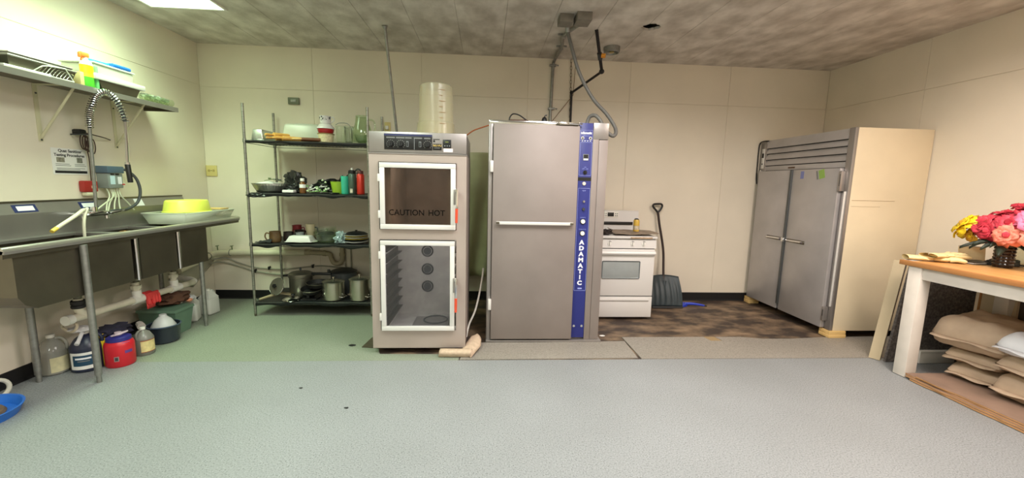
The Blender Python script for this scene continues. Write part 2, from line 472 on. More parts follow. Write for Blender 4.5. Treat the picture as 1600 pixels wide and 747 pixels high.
# shell with two open cavities
b = B()
b.box(OX0, OX0 + .03, OF, OB, .05, 1.685); b.box(OX1 - .03, OX1, OF, OB, .05, 1.685)
b.box(OX0 + .03, OX1 - .03, OB - .03, OB, .05, 1.685)
b.box(OX0 + .03, OX1 - .03, OF + .03, OB - .03, 1.64, 1.685); b.box(OX0 + .03, OX1 - .03, OF + .03, OB - .03, .05, .10)
b.box(OX0 + .03, OX1 - .03, OF + .03, OB - .03, 1.0, 1.05)
part('cabinet_shell', b, m_steel_o, ov, smooth=False)
b = B()   # face frame round the two doors
for (x0, x1, z0, z1) in ((OX0, -.862, .05, 1.685), (-.237, OX1, .05, 1.685), (-.862, -.237, 1.612, 1.685), (-.862, -.237, .985, 1.066), (-.862, -.237, .05, .206)):
    b.box(x0, x1, OF - .012, OF + .03, z0, z1)
part('face_frame', b, m_steel_o, ov, smooth=False)
b = B().box(OX0 - .002, OX1 + .002, OF - .02, OF - .012, 1.676, 1.684); part('trim_strip', b, m_steel, ov)
b = B()
b.box(OX0 + .031, OX0 + .16, OF + .031, OB - .031, 1.051, 1.639)
b.box(OX1 - .16, OX1 - .031, OF + .031, OB - .031, 1.051, 1.639)
b.box(OX0 + .16, OX1 - .16, OB - .06, OB - .031, 1.051, 1.639)
b.box(OX0 + .16, OX1 - .16, OF + .031, OB - .06, 1.051, 1.07)
part('oven_liner', b, m_cav_d, ov, smooth=False)
b = B()
b.box(OX0 + .031, OX0 + .07, OF + .031, OB - .031, .101, .999); b.box(OX1 - .07, OX1 - .031, OF + .031, OB - .031, .101, .999)
b.box(OX0 + .07, OX1 - .07, OB - .07, OB - .031, .101, .999); b.box(OX0 + .07, OX1 - .07, OF + .031, OB - .07, .101, .13)
part('proofer_liner', b, m_cav, ov, smooth=False)
# slides
for side in (-1, 1):
    for k in range(8):
        z = .22 + k * .092; xa = (OX0 + .07) if side < 0 else (OX1 - .07)
        b = B().prism([(xa, z), (xa - side * .045, z), (xa - side * .045, z + .006), (xa - side * .004, z + .006), (xa - side * .004, z + .05), (xa, z + .05)], 'y', OF + .06, OB - .08)
        part('tray_slide', b, m_steel_d, ov, smooth=False)
for z in (.775, .592, .415):
    f = part('circulation_fan', B().tube(arc((-.572, OB - .074, z), .052, 0, 2 * PI, 24)[:-1], .008, 8, closed=True), m_blk, ov)
    part('fan_hub', B().cyl((-.572, OB - .07, z), (-.572, OB - .082, z), .038, n=20), m_dgrey, f)
part('added_fill_light', B().box(-.66, -.44, OF + .06, OF + .10, .975, .998, .004), lens_mat(0, (1, .97, .92), 15.0), ov)  # glowing bar added to brighten the lower chamber behind its glass
part('added_fill_light', B().box(-.66, -.44, OF + .06, OF + .10, 1.615, 1.638, .004), lens_mat(0, (.96, .97, .92), 8.5), ov)  # likewise added, so the upper chamber shows behind the door lettering
part('water_pan', B().box(-.66, -.33, 3.6, 3.9, .131, .15, .006).box(-.64, -.35, 3.62, 3.88, .15, .155), m_steel, ov)
part('floor_drain_ring', B().tube(arc((-.46, 3.78, .158), .11, 0, 2 * PI, 24, 'xy')[:-1], .007, 6, closed=True), m_dgrey, ov)

def oven_door(x0, x1, z0, z1, fw, gm, hx, hz0, hz1):
    d = part('door', B().box(x0, x1, OF - .045, OF - .014, z0, z0 + fw, .003).box(x0, x1, OF - .045, OF - .014, z1 - fw, z1, .003)
             .box(x0, x0 + fw, OF - .0445, OF - .0145, z0 + fw, z1 - fw, .003).box(x1 - fw, x1, OF - .0445, OF - .0145, z0 + fw, z1 - fw, .003), m_alu, ov, label='white aluminium framed glass door')
    part('pane', B().box(x0 + fw - .004, x1 - fw + .004, OF - .034, OF - .030, z0 + fw - .004, z1 - fw + .004), gm, d, smooth=False)
    part('gasket', B().box(x0 - .008, x0, OF - .03, OF - .012, z0, z1).box(x0, x1, OF - .03, OF - .012, z1, z1 + .006), m_blk, d, smooth=False)
    h = B().box(hx - .016, hx + .006, OF - .075, OF - .045, hz1 - .03, hz1, .004).tube([(hx, OF - .075, hz1 - .005), (hx, OF - .09, (hz0 + hz1) / 2), (hx - .002, OF - .088, hz0 + (hz1 - hz0) * .42)], .0095, 10)
    part('handle', h, m_chrome, d)
    part('handle_grip', B().tube([(hx - .002, OF - .088, hz0 + (hz1 - hz0) * .42), (hx - .004, OF - .086, hz0)], [.0115, .0105], 10), m_redgrip, d, label='red lower half of the handle')
    part('latch_plate', B().box(hx - .03, hx - .012, OF - .05, OF - .044, hz1 - .13, hz1 - .005, .003), m_steel, d)
    for zz in (z0 + .12, z1 - .12):
        part('hinge', B().box(x0 - .014, x0 + .002, OF - .05, OF - .02, zz - .03, zz + .03, .003), m_alu, d)
    return d
d1 = oven_door(-.848, -.243, 1.073, 1.606, .04, m_ovenglass_d, -.229, 1.136, 1.41)
d2 = oven_door(-.853, -.250, .213, .978, .038, m_ovenglass, -.232, .39, .675)
m_hot = M('dark warning lettering', (6, 5, 5), 0.8, spec=0.1)
text('warning_text', 'CAUTION', .066, m_hot, d1, (-.637, OF - .0355, 1.207), FRONT, .96, bold=.0006)
text('warning_text', 'HOT', .066, m_hot, d1, (-.397, OF - .0355, 1.207), FRONT, .96, bold=.0006)

# control head
cp = part('control_head', B().box(OX0 + .006, OX1 - .002, OF - .022, OB, 1.686, 1.848, .004), m_steel, ov)
pn = part('control_panel', B().box(-.808, -.431, OF - .0265, OF - .0225, 1.709, 1.832, .001), m_blk, ov)
part('panel_stripe', B().box(-.808, -.431, OF - .0275, OF - .0263, 1.817, 1.832), M('navy stripe', (44, 48, 92), .5), pn, smooth=False)
part('panel_divider', B().box(-.574, -.570, OF - .0275, OF - .0263, 1.712, 1.80), m_grey, pn, smooth=False)
for kx in (-.757, -.679, -.468):
    kn = part('dial', B().cyl((kx, OF - .0265, 1.752), (kx, OF - .050, 1.752), .021, .018, 20).box(kx - .003, kx + .003, OF - .058, OF - .05, 1.734, 1.770), m_blkr, pn)
    tk = B()
    for j in range(11):
        a = PI * (-.25 + 1.5 * j / 10)
        tk.box(kx + .031 * math.cos(a) - .003, kx + .031 * math.cos(a) + .003, OF - .0275, OF - .0263, 1.752 + .031 * math.sin(a) - .003, 1.752 + .031 * math.sin(a) + .003)
    part('dial_marks', tk, m_inkgrey, kn, smooth=False)
for kx in (-.626, -.527):
    sw = part('rocker_switch', B().box(kx - .009, kx + .009, OF - .03, OF - .0263, 1.732, 1.776, .002), m_grey, pn)
    part('rocker', B().box(kx - .0055, kx + .0055, OF - .033, OF - .0298, 1.737, 1.771, .001), m_blk, sw)
for kx, s in ((-.757, .066), (-.681, .066), (-.618, .05), (-.543, .065), (-.47, .05)):
    part('panel_caption', B().box(kx - s / 2, kx + s / 2, OF - .0275, OF - .0263, 1.797, 1.807), m_inkgrey, pn, smooth=False)
br = part('brand_plate', B().box(-.427, -.356, OF - .0245, OF - .0218, 1.712, 1.763, .0008), m_blk, ov)
text('brand_text', 'NU-VU', .022, M('gold lettering', (206, 176, 96), .5), br, (-.391, OF - .0252, 1.748), FRONT, 1.0, bold=.0004)
part('brand_rule', B().box(-.415, -.37, OF - .0252, OF - .0244, 1.728, 1.732), m_inkgrey, br, smooth=False)
part('badge', B().box(-.424, -.372, OF - .0235, OF - .0218, 1.794, 1.800).cyl((-.416, OF - .0218, 1.783), (-.416, OF - .0235, 1.783), .008), m_blk, ov)
dg_ = part('timer_display', B().box(-.346, -.281, OF - .0285, OF - .0218, 1.731, 1.797, .002), m_blk, ov)
part('display_bar', B().box(-.328, -.302, OF - .0295, OF - .0283, 1.775, 1.782), M('green display', (120, 128, 60), .4), dg_, smooth=False)
for kx in (-.331, -.312, -.294): part('button', B().cyl((kx, OF - .0283, 1.748), (kx, OF - .031, 1.748), .005, n=10), m_grey, dg_)
part('paper_sticker', B().box(-.342, -.268, OF - .0235, OF - .0218, 1.700, 1.728), M('pink white sticker', (240, 226, 228), .6), ov, smooth=False)
for cx in (OX0 + .08, OX1 - .08):
    for cy in (OF + .1, OB - .1):
        c_ = part('caster', B().cyl((cx - .015, cy, .026), (cx + .015, cy, .026), .026), m_blkr, ov)
        part('caster_fork', B().box(cx - .02, cx + .02, cy - .02, cy + .02, .045, .052), m_steel_d, c_)

# upturned ingredient tubs on the oven
def tub(name, c, r0, r1, h, label, z0):
    t = thing(name, label, 'tub', (c[0], c[1], z0), 0, 'upturned food tubs on the oven')
    part('body', B().lathe([(r0, 0), (r0 + .006, .004), (r0, .008), (r1, h - .012), (r1 - .012, h), (0, h)], n=36), m_tubp, t, w=False)
    part('rim', B().tube(arc((0, 0, .008), r0 + .003, 0, 2 * PI, 36, 'xy')[:-1], .006, 6, closed=True), m_tubp, t, w=False)
    g = B()
    for k in range(7):
        z = .09 + k * .045; a0 = -1.25; rr = r0 + (r1 - r0) * z / h + .0015
        for j in range(4 if k % 2 else 7):
            a = a0 + j * .05
            g.box(rr * math.cos(a) - .004, rr * math.cos(a) + .004, rr * math.sin(a) - .001, rr * math.sin(a) + .001, z, z + .003)
    part('measure_marks', g, M('brown marks', (150, 110, 70), .6), t, w=False, smooth=False)
tub('food_tub', (-.432, 3.62), .152, .138, .42, 'tall cloudy plastic tub upside down on top of the oven', 1.850)
tub('food_tub', (-.434, 3.62), .166, .158, .115, 'short clear tub around the base of the tall tub on the oven', 1.849)

# ================================================================ tall proofing cabinet
pf = thing('proofing_cabinet', 'tall stainless proofing cabinet with one wide door and blue control strip', 'proofer', (0.545, 4.05, 0))
PX0, PX1, PFY, PBY = .022, 1.072, 3.645, 4.50
b = B().box(PX0, PX1, PFY, PBY, .02, 2.006, .004)
part('cabinet_body', b, m_steel, pf)
part('top_rail', B().box(PX0, .817, PFY - .018, PFY - .001, 1.974, 2.006, .002), m_chrome, pf)
part('side_post', B().box(PX0, .058, PFY - .03, PFY - .001, .02, 1.973, .003), m_steel, pf)
part('base_plate', B().box(PX0 - .004, 1.10, PFY - .055, PFY + .3, 0.003, .021, .003), m_steel, pf)
dr = part('door', B().box(.061, .814, PFY - .062, PFY - .004, .036, 1.970, .006), m_steel_w, pf)
part('handle_bar', B().box(.096, .782, PFY - .10, PFY - .085, 1.104, 1.130, .003).box(.10, .125, PFY - .088, PFY - .062, 1.106, 1.128).box(.752, .777, PFY - .088, PFY - .062, 1.106, 1.128), m_alu, dr)
part('handle_flange', B().box(.096, .125, PFY - .103, PFY - .1, 1.106, 1.128, .001).box(.753, .782, PFY - .103, PFY - .1, 1.106, 1.128, .001), m_steel_d, dr)
for z in (1.607, .367):
    part('hinge', B().box(.035, .064, PFY - .075, PFY - .03, z - .05, z + .05, .006), m_alu, dr)
part('door_gasket', B().box(.066, .81, PFY - .004, PFY - .0005, .04, 1.965), m_blk, dr, smooth=False)
bl = part('control_strip', B().box(.818, .938, PFY - .030, PFY - .001, .04, 2.003, .002), m_blue, pf, label='blue control strip with dials and white lettering')
m_line = M('pale blue line', (150, 160, 220), .5)
def outline(x0, x1, z0, z1, y, par, t=.0025):
    part('panel_outline', B().box(x0, x1, y - .001, y, z0, z0 + t).box(x0, x1, y - .001, y, z1 - t, z1).box(x0, x0 + t, y - .001, y, z0, z1).box(x1 - t, x1, y - .001, y, z0, z1), m_line, par, smooth=False)
FY = PFY - .030
outline(.827, .936, 1.548, 1.838, FY, bl); outline(.827, .936, .493, 1.436, FY, bl)
outline(.822, .936, 1.853, 1.942, FY, bl, .0018)
text('brand_text', 'adamatic', .029, m_whiteink, bl, (.879, FY - .0006, 1.918), FRONT, .95, bold=.0012)
text('small_caption', 'SERVICE', .014, m_line, bl, (.879, FY - .0006, 1.893), FRONT, 1.1)
for kx in (.845, .915):
    s = part('key_switch', B().cyl((kx, FY, 1.873), (kx, FY - .006, 1.873), .0135, n=18), m_whitep, bl)
    part('key_slot', B().cyl((kx, FY - .006, 1.873), (kx, FY - .012, 1.873), .0075, n=14), m_dgrey, s)
for kx in (.845, .868, .892, .916): part('indicator', B().box(kx - .005, kx + .005, FY - .002, FY, 1.846 - .0, 1.852), m_whiteink, bl, smooth=False)
ds = part('display', B().box(.857, .907, FY - .005, FY, 1.680, 1.735, .0015), m_grey, bl)
part('display_screen', B().box(.862, .902, FY - .006, FY - .0048, 1.700, 1.731), m_blk, ds, smooth=False)
part('display_label', B().box(.862, .902, FY - .006, FY - .0048, 1.682, 1.695), m_whiteink, ds, smooth=False)
sk = part('selector_knob', B().cyl((.881, FY, 1.575), (.881, FY - .008, 1.575), .018, n=18).box(.877, .885, FY - .02, FY - .008, 1.558, 1.592, .001), m_blk, bl)
text('small_caption', 'OFF   ON', .013, m_line, bl, (.881, FY - .0006, 1.606), FRONT, 1.0)
text('small_caption', 'OFF', .012, m_line, bl, (.881, FY - .0006, 1.62), FRONT, 1.0)
part('recess_band', B().box(.8175, .9385, FY - .0015, FY + .002, 1.501, 1.532), m_blk, bl, smooth=False)
part('lamp_button', B().cyl((.877, FY, 1.476), (.877, FY - .010, 1.476), .016, .014, 20), M('cream button', (238, 222, 196), .4), bl)
text('small_caption', 'TEMP', .014, m_line, bl, (.88, FY - .0006, 1.412), FRONT, 1.0)
for z, r, m, l in ((1.317, .011, m_steel, None), (1.248, .014, m_dgrey, None), (1.136, .021, m_whitep, 'HUMIDITY'), (1.028, .021, m_whitep, 'TEMPERATURE')):
    k_ = part('knob', B().cyl((.882, FY, z), (.882, FY - .016, z), r, r * .86, 20), m, bl)
    if l:
        part('knob_skirt', B().cyl((.882, FY, z), (.882, FY - .004, z), r * 1.25, n=20), m_blk, k_)
        text('small_caption', l, .011, m_line, bl, (.881, FY - .0006, z + .036), FRONT, .95)
for j, ch in enumerate('ADAMATIC'):
    text('brand_letter', ch, .054, m_whiteink, bl, (.881 - .0006 * j, FY - .0006, .943 - j * .054), FRONT, 1.12 if ch not in 'I' else 1.0, bold=.0026)
part('brand_rule', B().box(.862, .900, FY - .001, FY, .508, .520), m_line, bl, smooth=False)
for kx in (.842, .915): part('screw', B().cyl((kx, FY, .153), (kx, FY - .004, .153), .0125, .011, 16), m_chrome, bl)
part('edge_panel', B().box(.940, .994, PFY - .03, PFY - .001, .022, 2.003, .003), m_steel_w, pf)
part('corner_cover', B().box(.996, 1.078, PFY - .03, PFY + .25, .022, 1.862, .004), m_steel_w, pf)
part('junction_cover', B().box(.942, 1.078, PFY - .033, PFY + .2, 1.865, 2.008, .004), m_steel, pf)
part('latch_mount', B().box(.62, .80, PFY - .066, PFY - .001, 1.972, 2.0, .003), m_steel_d, pf)
part('latch', B().box(.63, .72, PFY - .075, PFY - .066, 1.978, 1.996, .002).tube([(.72, PFY - .07, 1.987), (.78, PFY - .075, 1.984), (.83, PFY - .06, 1.988)], .007, 8), m_chrome, pf)

# clutter on the proofer
t = thing('strap_bundle', 'brown and black strapped pouch on top of the proofer', 'pouch', (.29, 3.85, 2.006))
part('pouch', B().box(.205, .385, 3.81, 3.90, 2.007, 2.045, .014), M('brown leather', (92, 62, 46), .6), t)
part('strap', B().tube(smooth_path([(.205, 3.85, 2.02), (.215, 3.85, 2.07), (.245, 3.85, 2.098), (.30, 3.85, 2.088), (.36, 3.85, 2.05), (.39, 3.85, 2.03)]), .006, 8), m_blk, t)
t = thing('bulb_fitting', 'small black pear shaped fitting on top of the proofer', 'fitting', (.535, 3.86, 2.006))
part('bulb', B().lathe([(0, .001), (.026, .006), (.031, .03), (.02, .065), (.008, .075), (0, .076)], n=16), m_blk, t, w=False)
part('hook', B().tube(smooth_path([(.0, 0, .07), (.008, 0, .088), (.024, 0, .09)]), .005, 6), m_blk, t, w=False)
# ================================================================ stove
st = thing('stove', 'white freestanding electric stove with oven window beside the proofer', 'stove', (1.475, 4.53, 0))
SX0, SX1, SF, SB = 1.093, 1.853, 4.245, 4.86
part('body', B().box(SX0, SX1, SF + .03, SB, .03, .905, .004), m_white, st)
part('control_fascia', B().prism([(SF + .03, .80), (SF - .012, .80), (SF - .004, .885), (SF + .03, .905)], 'x', SX0, SX1), m_white, st, smooth=False)
ck = part('cooktop', B().box(SX0 - .004, SX1 + .006, SF - .02, SB - .06, .905, .928, .006), m_white, st)
part('front_grime', B().box(1.56, 1.80, SF - .0225, SF - .0195, .907, .921), M('scorched enamel', (168, 140, 112), .7, var=.3, vscale=40), ck, smooth=False)
for bx in (1.28, 1.66):
    for by in (4.40, 4.66):
        c_ = part('burner', B().tube(arc((bx, by, .932), .085, 0, 2 * PI, 24, 'xy')[:-1], .006, 6, closed=True).tube(arc((bx, by, .932), .055, 0, 2 * PI, 20, 'xy')[:-1], .006, 6, closed=True).tube(arc((bx, by, .932), .026, 0, 2 * PI, 16, 'xy')[:-1], .006, 6, closed=True), m_blkr, st)
bg = part('backguard', B().prism([(SB - .075, .90), (SB - .055, 1.16), (SB - .04, 1.170), (SB, 1.170), (SB, .90)], 'x', SX0, SX1), m_white, st, smooth=False)
part('vent_band', B().box(SX0 + .01, 1.78, SB - .082, SB - .055, 1.000, 1.036, .004), m_blk, bg)
ck2 = part('clock_plate', B().box(1.36, 1.60, SB - .066, SB - .055, 1.085, 1.155, .003), m_whitep, bg)
part('clock_display', B().box(1.468, 1.545, SB - .069, SB - .064, 1.098, 1.146, .001), m_blk, ck2)
for kx in (1.425, 1.45, 1.565, 1.587):
    for kz in (1.108, 1.132): part('clock_button', B().box(kx - .006, kx + .006, SB - .069, SB - .064, kz - .006, kz + .006), m_grey, ck2, smooth=False)
for kx in (1.22, 1.335, 1.587, 1.71):
    kn = part('burner_knob', B().cyl((kx, SF - .006, .848), (kx, SF - .014, .848), .021, .02, 20), m_whitep, st)
    part('knob_grip', B().box(kx - .004, kx + .004, SF - .038, SF - .014, .828, .868, .003), m_whitep, kn)
    part('knob_marks', B().box(kx + .012, kx + .017, SF - .0162, SF - .0125, .868, .876).box(kx - .004, kx + .006, SF - .0162, SF - .0125, .872, .880), m_inkgrey, kn, smooth=False)
dr = part('oven_door', B().box(SX0 + .012, SX1 - .012, SF - .018, SF + .028, .272, .79, .007), m_white, st)
part('window_rim', B().box(1.262, 1.682, SF - .021, SF - .016, .466, .662, .012), m_grey, dr)
part('window', B().box(1.268, 1.676, SF - .0225, SF - .019, .472, .656, .010), M('grey oven window', (150, 156, 156), .18, var=.05, vscale=12), dr)
part('door_handle', B().prism([(SF - .018, .722), (SF - .05, .735), (SF - .056, .750), (SF - .048, .768), (SF - .018, .775)], 'x', SX0 + .016, SX1 - .016), m_white, dr, smooth=False)
part('door_shadow_gap', B().box(SX0 + .012, SX1 - .012, SF + .004, SF + .028, .791, .799), m_blk, st, smooth=False)
dw = part('storage_drawer', B().box(SX0 + .008, SX1 - .008, SF - .014, SF + .028, .03, .262, .007), m_white, st)
part('drawer_lip', B().prism([(SF - .014, .205), (SF - .026, .222), (SF - .026, .235), (SF - .014, .24)], 'x', SX0 + .02, SX1 - .05), m_white, dw, smooth=False)
part('gap_strip', B().box(SX0 + .012, SX1 - .012, SF + .002, SF + .028, .263, .271), m_blk, st, smooth=False)
for fx in (SX0 + .06, SX1 - .06):
    for fy in (SF + .08, SB - .08): part('foot', B().cyl((fx, fy, -.003), (fx, fy, .031), .018, n=12), m_blkr, st)

m_foil = M('grimy foil sheet', (150, 134, 118), .55, .35, var=.35, vscale=14, bump=.4, bscale=30)
b = B()
def foil(u, v):
    x = 1.40 + .50 * u; y = 4.27 + .45 * v
    z = .948 + .008 * mnoise.noise(Vector((x * 9, y * 9, 2))) + .03 * max(0, .12 - u) * 8 * (v > .5) * (v - .5) * 2 + .012 * max(0, u - .85) * 6 * (1 - v)
    return (x + .05 * v, y, z)
b.grid(foil, 20, 16)
solo('foil_sheet', b, m_foil, 'crinkled grimy foil sheet covering the burners of the white stove', 'foil', (1.66, 4.5, .94), solid=.0015)
t = thing('spray_can', 'small yellow can standing on the stove foil', 'can', (1.71, 4.48, .958))
part('can_body', B().lathe([(0, 0), (.033, 0), (.034, .004), (.034, .118), (.028, .132), (.0, .132)], n=20), M('yellow can', (206, 170, 70), .4, .1, var=.12, vscale=25), t, w=False)
part('can_label', B().lathe([(.0345, .02), (.0345, .065)], n=20), M('can label', (188, 176, 150), .5, var=.35, vscale=40), t, w=False)
part('can_cap', B().lathe([(.027, .132), (.022, .142), (.01, .148), (0, .148)], n=16), m_dgrey, t, w=False)
b = B()
b.ball((1.31, 4.36, .955), .07, (1.3, .9, .5), 3, .35, 4, 3.0, -.02)
solo('scorched_rag', b, M('charred cloth', (44, 36, 34), .85, var=.3, vscale=20), 'dark scorched rag lying on the stove top by the proofer', 'rag', (1.31, 4.36, .93))

# ================================================================ snow shovel, blue hand brush
sh = thing('snow_shovel', 'black snow shovel with curved shaft leaning on the cream wall', 'shovel', (2.24, 4.78, 0))
m_shaft = M('dark shovel shaft', (48, 34, 32), .4)
m_blade = M('dark teal shovel blade', (50, 60, 64), .5, var=.12, vscale=8)
sp = smooth_path([(2.158, 4.955, 1.15), (2.185, 4.945, .99), (2.225, 4.93, .80), (2.248, 4.915, .64), (2.247, 4.885, .48), (2.243, 4.85, .34), (2.243, 4.81, .22)])
part('shaft', B().tube(sp, .0145, 12), m_shaft, sh)
part('grip', B().tube(smooth_path([(2.157, 4.956, 1.145), (2.125, 4.957, 1.18), (2.092, 4.958, 1.218), (2.098, 4.958, 1.245), (2.145, 4.958, 1.252), (2.195, 4.958, 1.250), (2.208, 4.958, 1.225), (2.188, 4.957, 1.18), (2.159, 4.956, 1.145)], 5), .0125, 10), m_blk, sh)
def blade(u, v):
    x = 2.035 + .395 * u
    s = (u - .5) * 2
    y = 4.86 - .155 * v - .03 * math.sin(v * PI) - .045 * (1 - v) * abs(s) ** 2 * 0 + .0
    y -= .05 * s * s * (1 - v * .4)
    z = .345 * (1 - v) ** 1.0 + .012 - .0 + (.015 * math.cos(s * 1.3) if v < .1 else 0)
    y += .006 * math.cos(u * 2 * PI * 5.5) * min(1, v * 3) * (1 - abs(2 * v - 1) ** 4)
    return (x + .014 * (1 - v) * -s, y, z)
part('blade', B().grid(blade, 44, 16), m_blade, sh, solid=.006)
part('wear_strip', B().box(2.04, 2.425, 4.645, 4.66, .004, .022, .002), m_dgrey, sh)
part('socket', B().tube([(2.243, 4.825, .30), (2.243, 4.765, .13)], [.026, .014], 12), m_blade, sh)
hb_ = thing('hand_scraper', 'blue plastic hand scraper lying on the floor beside the shovel', 'scraper', (2.55, 4.74, 0))
m_scr = M('royal blue plastic', (40, 66, 190), .4)
part('handle', B().tube(smooth_path([(2.50, 4.77, .022), (2.58, 4.755, .028), (2.66, 4.735, .024), (2.73, 4.72, .014)]), [.02 - .0005 * k for k in range(19)], 10), m_scr, hb_)
part('scraper_blade', B().hexa([(2.42, 4.68, -.002), (2.53, 4.75, -.002), (2.50, 4.81, -.002), (2.43, 4.88, -.002), (2.43, 4.69, .012), (2.53, 4.75, .035), (2.50, 4.80, .035), (2.44, 4.86, .03)]), m_scr, hb_, smooth=False)
part('tip_cap', B().cyl((2.725, 4.721, .015), (2.76, 4.712, .011), .0105, .007, 10), m_blk, hb_)

# ================================================================ refrigerator
fr = thing('refrigerator', 'two door stainless commercial refrigerator with louvred top by the corner', 'refrigerator', (3.84, 4.34, 0))
FX, FXB, FY0, FY1 = 3.452, 4.245, 3.685, 4.995
m_side = M('cream fridge side', (222, 206, 176), .48, var=.07, vscale=1.8, detail=7)
part('cabinet_body', B().box(FX + .03, FXB, FY0, FY1, .075, 2.06, .004), m_side, fr)
part('front_post', B().box(FX - .004, FX + .0295, FY0, 3.752, .075, 2.06, .004), m_steel, fr)
part('front_post', B().box(FX - .004, FX + .0295, 4.885, FY1, .075, 2.06, .004), m_steel, fr)
part('front_rail', B().box(FX, FX + .0295, 3.753, 4.884, 1.690, 1.744, .002), m_fridge_steel, fr)
part('front_backing', B().box(FX + .012, FX + .0295, 3.753, 4.884, .076, 1.689), m_dgrey, fr, smooth=False)
part('louvre_backing', B().box(FX + .02, FX + .0295, 3.753, 4.884, 1.745, 2.058), m_blk, fr, smooth=False)
zb = [1.746, 1.816, 1.888, 1.953, 2.058]
for k in range(4):
    z0, z1 = zb[k], zb[k + 1]
    t_ = .006
    part('louvre', B().prism([(FX - .008, z0 + .007), (FX + .012, z1 - .001), (FX + .019, z1 - .001), (FX - .002, z0 + .007)], 'y', 3.754, 4.883), m_fridge_steel, fr, smooth=False)
def fdoor(y0, y1, hinge_y, hl0, hl1, ys):
    d = part('door', B().box(FX - .045, FX + .008, y0, y1, .086, 1.684, .006), m_fridge_steel, fr)
    h = B().box(FX - .062, FX - .045, hl0, hl1, .890, .913, .003)
    part('handle_recess', B().box(FX - .048, FX - .044, hl0 - .006, hl1 + .006, .884, .922, .001), m_steel_d, d)
    part('handle', B().tube(smooth_path([(FX - .052, ys[0], .905), (FX - .066, ys[1], .908), (FX - .066, ys[2], .904), (FX - .05, ys[3], .902)]), .010, 8), m_chrome, d)
    return d
da = fdoor(3.757, 4.362, 3.75, 4.09, 4.34, (4.07, 4.12, 4.28, 4.35))
db = fdoor(4.398, 4.935, 4.93, 4.42, 4.66, (4.41, 4.46, 4.62, 4.68))
part('mullion_strip', B().box(FX - .055, FX - .01, 4.364, 4.396, .15, 1.684, .003), M('grey mullion', (92, 96, 98), .4, .5), fr)
part('lock', B().box(FX - .075, FX - .046, 4.365, 4.395, .88, .925, .003), m_chrome, fr)
for z0, z1 in ((1.46, 1.655), (.165, .31)):
    h_ = part('hinge_cover', B().box(FX - .054, FX - .004, 3.726, 3.756, z0, z1, .006), m_steel, fr)
    part('hinge_slot', B().box(FX - .0555, FX - .053, 3.733, 3.738, z0 + .05, z1 - .03), m_blk, h_, smooth=False)
part('edge_strip', B().box(FX - .02, FX - .004, 3.70, 3.712, .32, 1.46, .002), m_alu, fr)
cb_ = part('control_plate', B().box(FX - .008, FX - .0035, 4.915, 4.965, 1.72, 1.96, .001), m_alu, fr)
part('rocker_switch', B().box(FX - .013, FX - .007, 4.925, 4.955, 1.85, 1.905, .002), m_blk, cb_)
part('pilot_lamp', B().cyl((FX - .008, 4.94, 1.775), (FX - .013, 4.94, 1.775), .008, n=10), m_blk, cb_)
part('keyhole', B().cyl((FX - .008, 4.945, 1.69), (FX - .018, 4.945, 1.69), .014, n=12), m_chrome, fr)
part('name_badge', B().box(FX - .004, FX + .001, 4.40, 4.50, 1.706, 1.722, .001), M('bronze badge', (88, 62, 40), .4, .5), fr)
part('sticker', B().box(FX - .0462, FX - .0448, 4.20, 4.245, 1.585, 1.665), M('blue sticker', (120, 126, 176), .5), da, smooth=False)
s2 = B().box(-.0007, .0007, -.035, .035, -.045, .045); s2.xf(Matrix.Translation((FX - .0457, 3.965, 1.63)) @ Matrix.Rotation(math.radians(-14), 4, 'X'))
part('sticker', s2, M('green sticker', (142, 178, 84), .5), da, smooth=False)
s2 = B().box(-.0009, .0009, -.009, .009, -.045, .045); s2.xf(Matrix.Translation((FX - .0457, 4.02, 1.62)) @ Matrix.Rotation(math.radians(-14), 4, 'X'))
part('sticker', s2, m_inkgrey, da, smooth=False)
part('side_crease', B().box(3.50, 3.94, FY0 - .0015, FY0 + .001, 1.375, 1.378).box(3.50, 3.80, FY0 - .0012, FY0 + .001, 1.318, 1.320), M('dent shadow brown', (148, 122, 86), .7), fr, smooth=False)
part('power_cord', B().tube(smooth_path([(FX - .002, 4.875, 2.05), (FX - .02, 4.93, 2.052), (FX - .03, 4.985, 2.03), (FX - .03, 5.0, 1.93), (FX - .028, 5.0, 1.78), (FX - .025, 5.0, 1.62), (FX - .01, 5.005, 1.53)]), .007, 8), m_blk, fr)
def block(x0, x1, y0, y1, lab):
    t = thing('wood_block', lab, 'block', ((x0 + x1) / 2, (y0 + y1) / 2, 0), 0, 'wooden blocks under the refrigerator')
    part('lower_board', B().box(x0, x1, y0, y1, 0.004 if y0 < 3.7 else -.004, .038, .002), m_pine, t); part('upper_board', B().box(x0 + .002, x1 - .003, y0 + .002, y1, .039, .074, .002), m_pine, t)
block(3.44, 3.62, 3.672, 3.80, 'pale pine blocks under the front corner of the refrigerator')
block(3.42, 3.55, 4.88, 4.99, 'pale pine blocks under the refrigerator corner next to the wall')
block(4.05, 4.2, 4.84, 4.95, 'pale pine blocks at the hidden rear corner of the refrigerator')

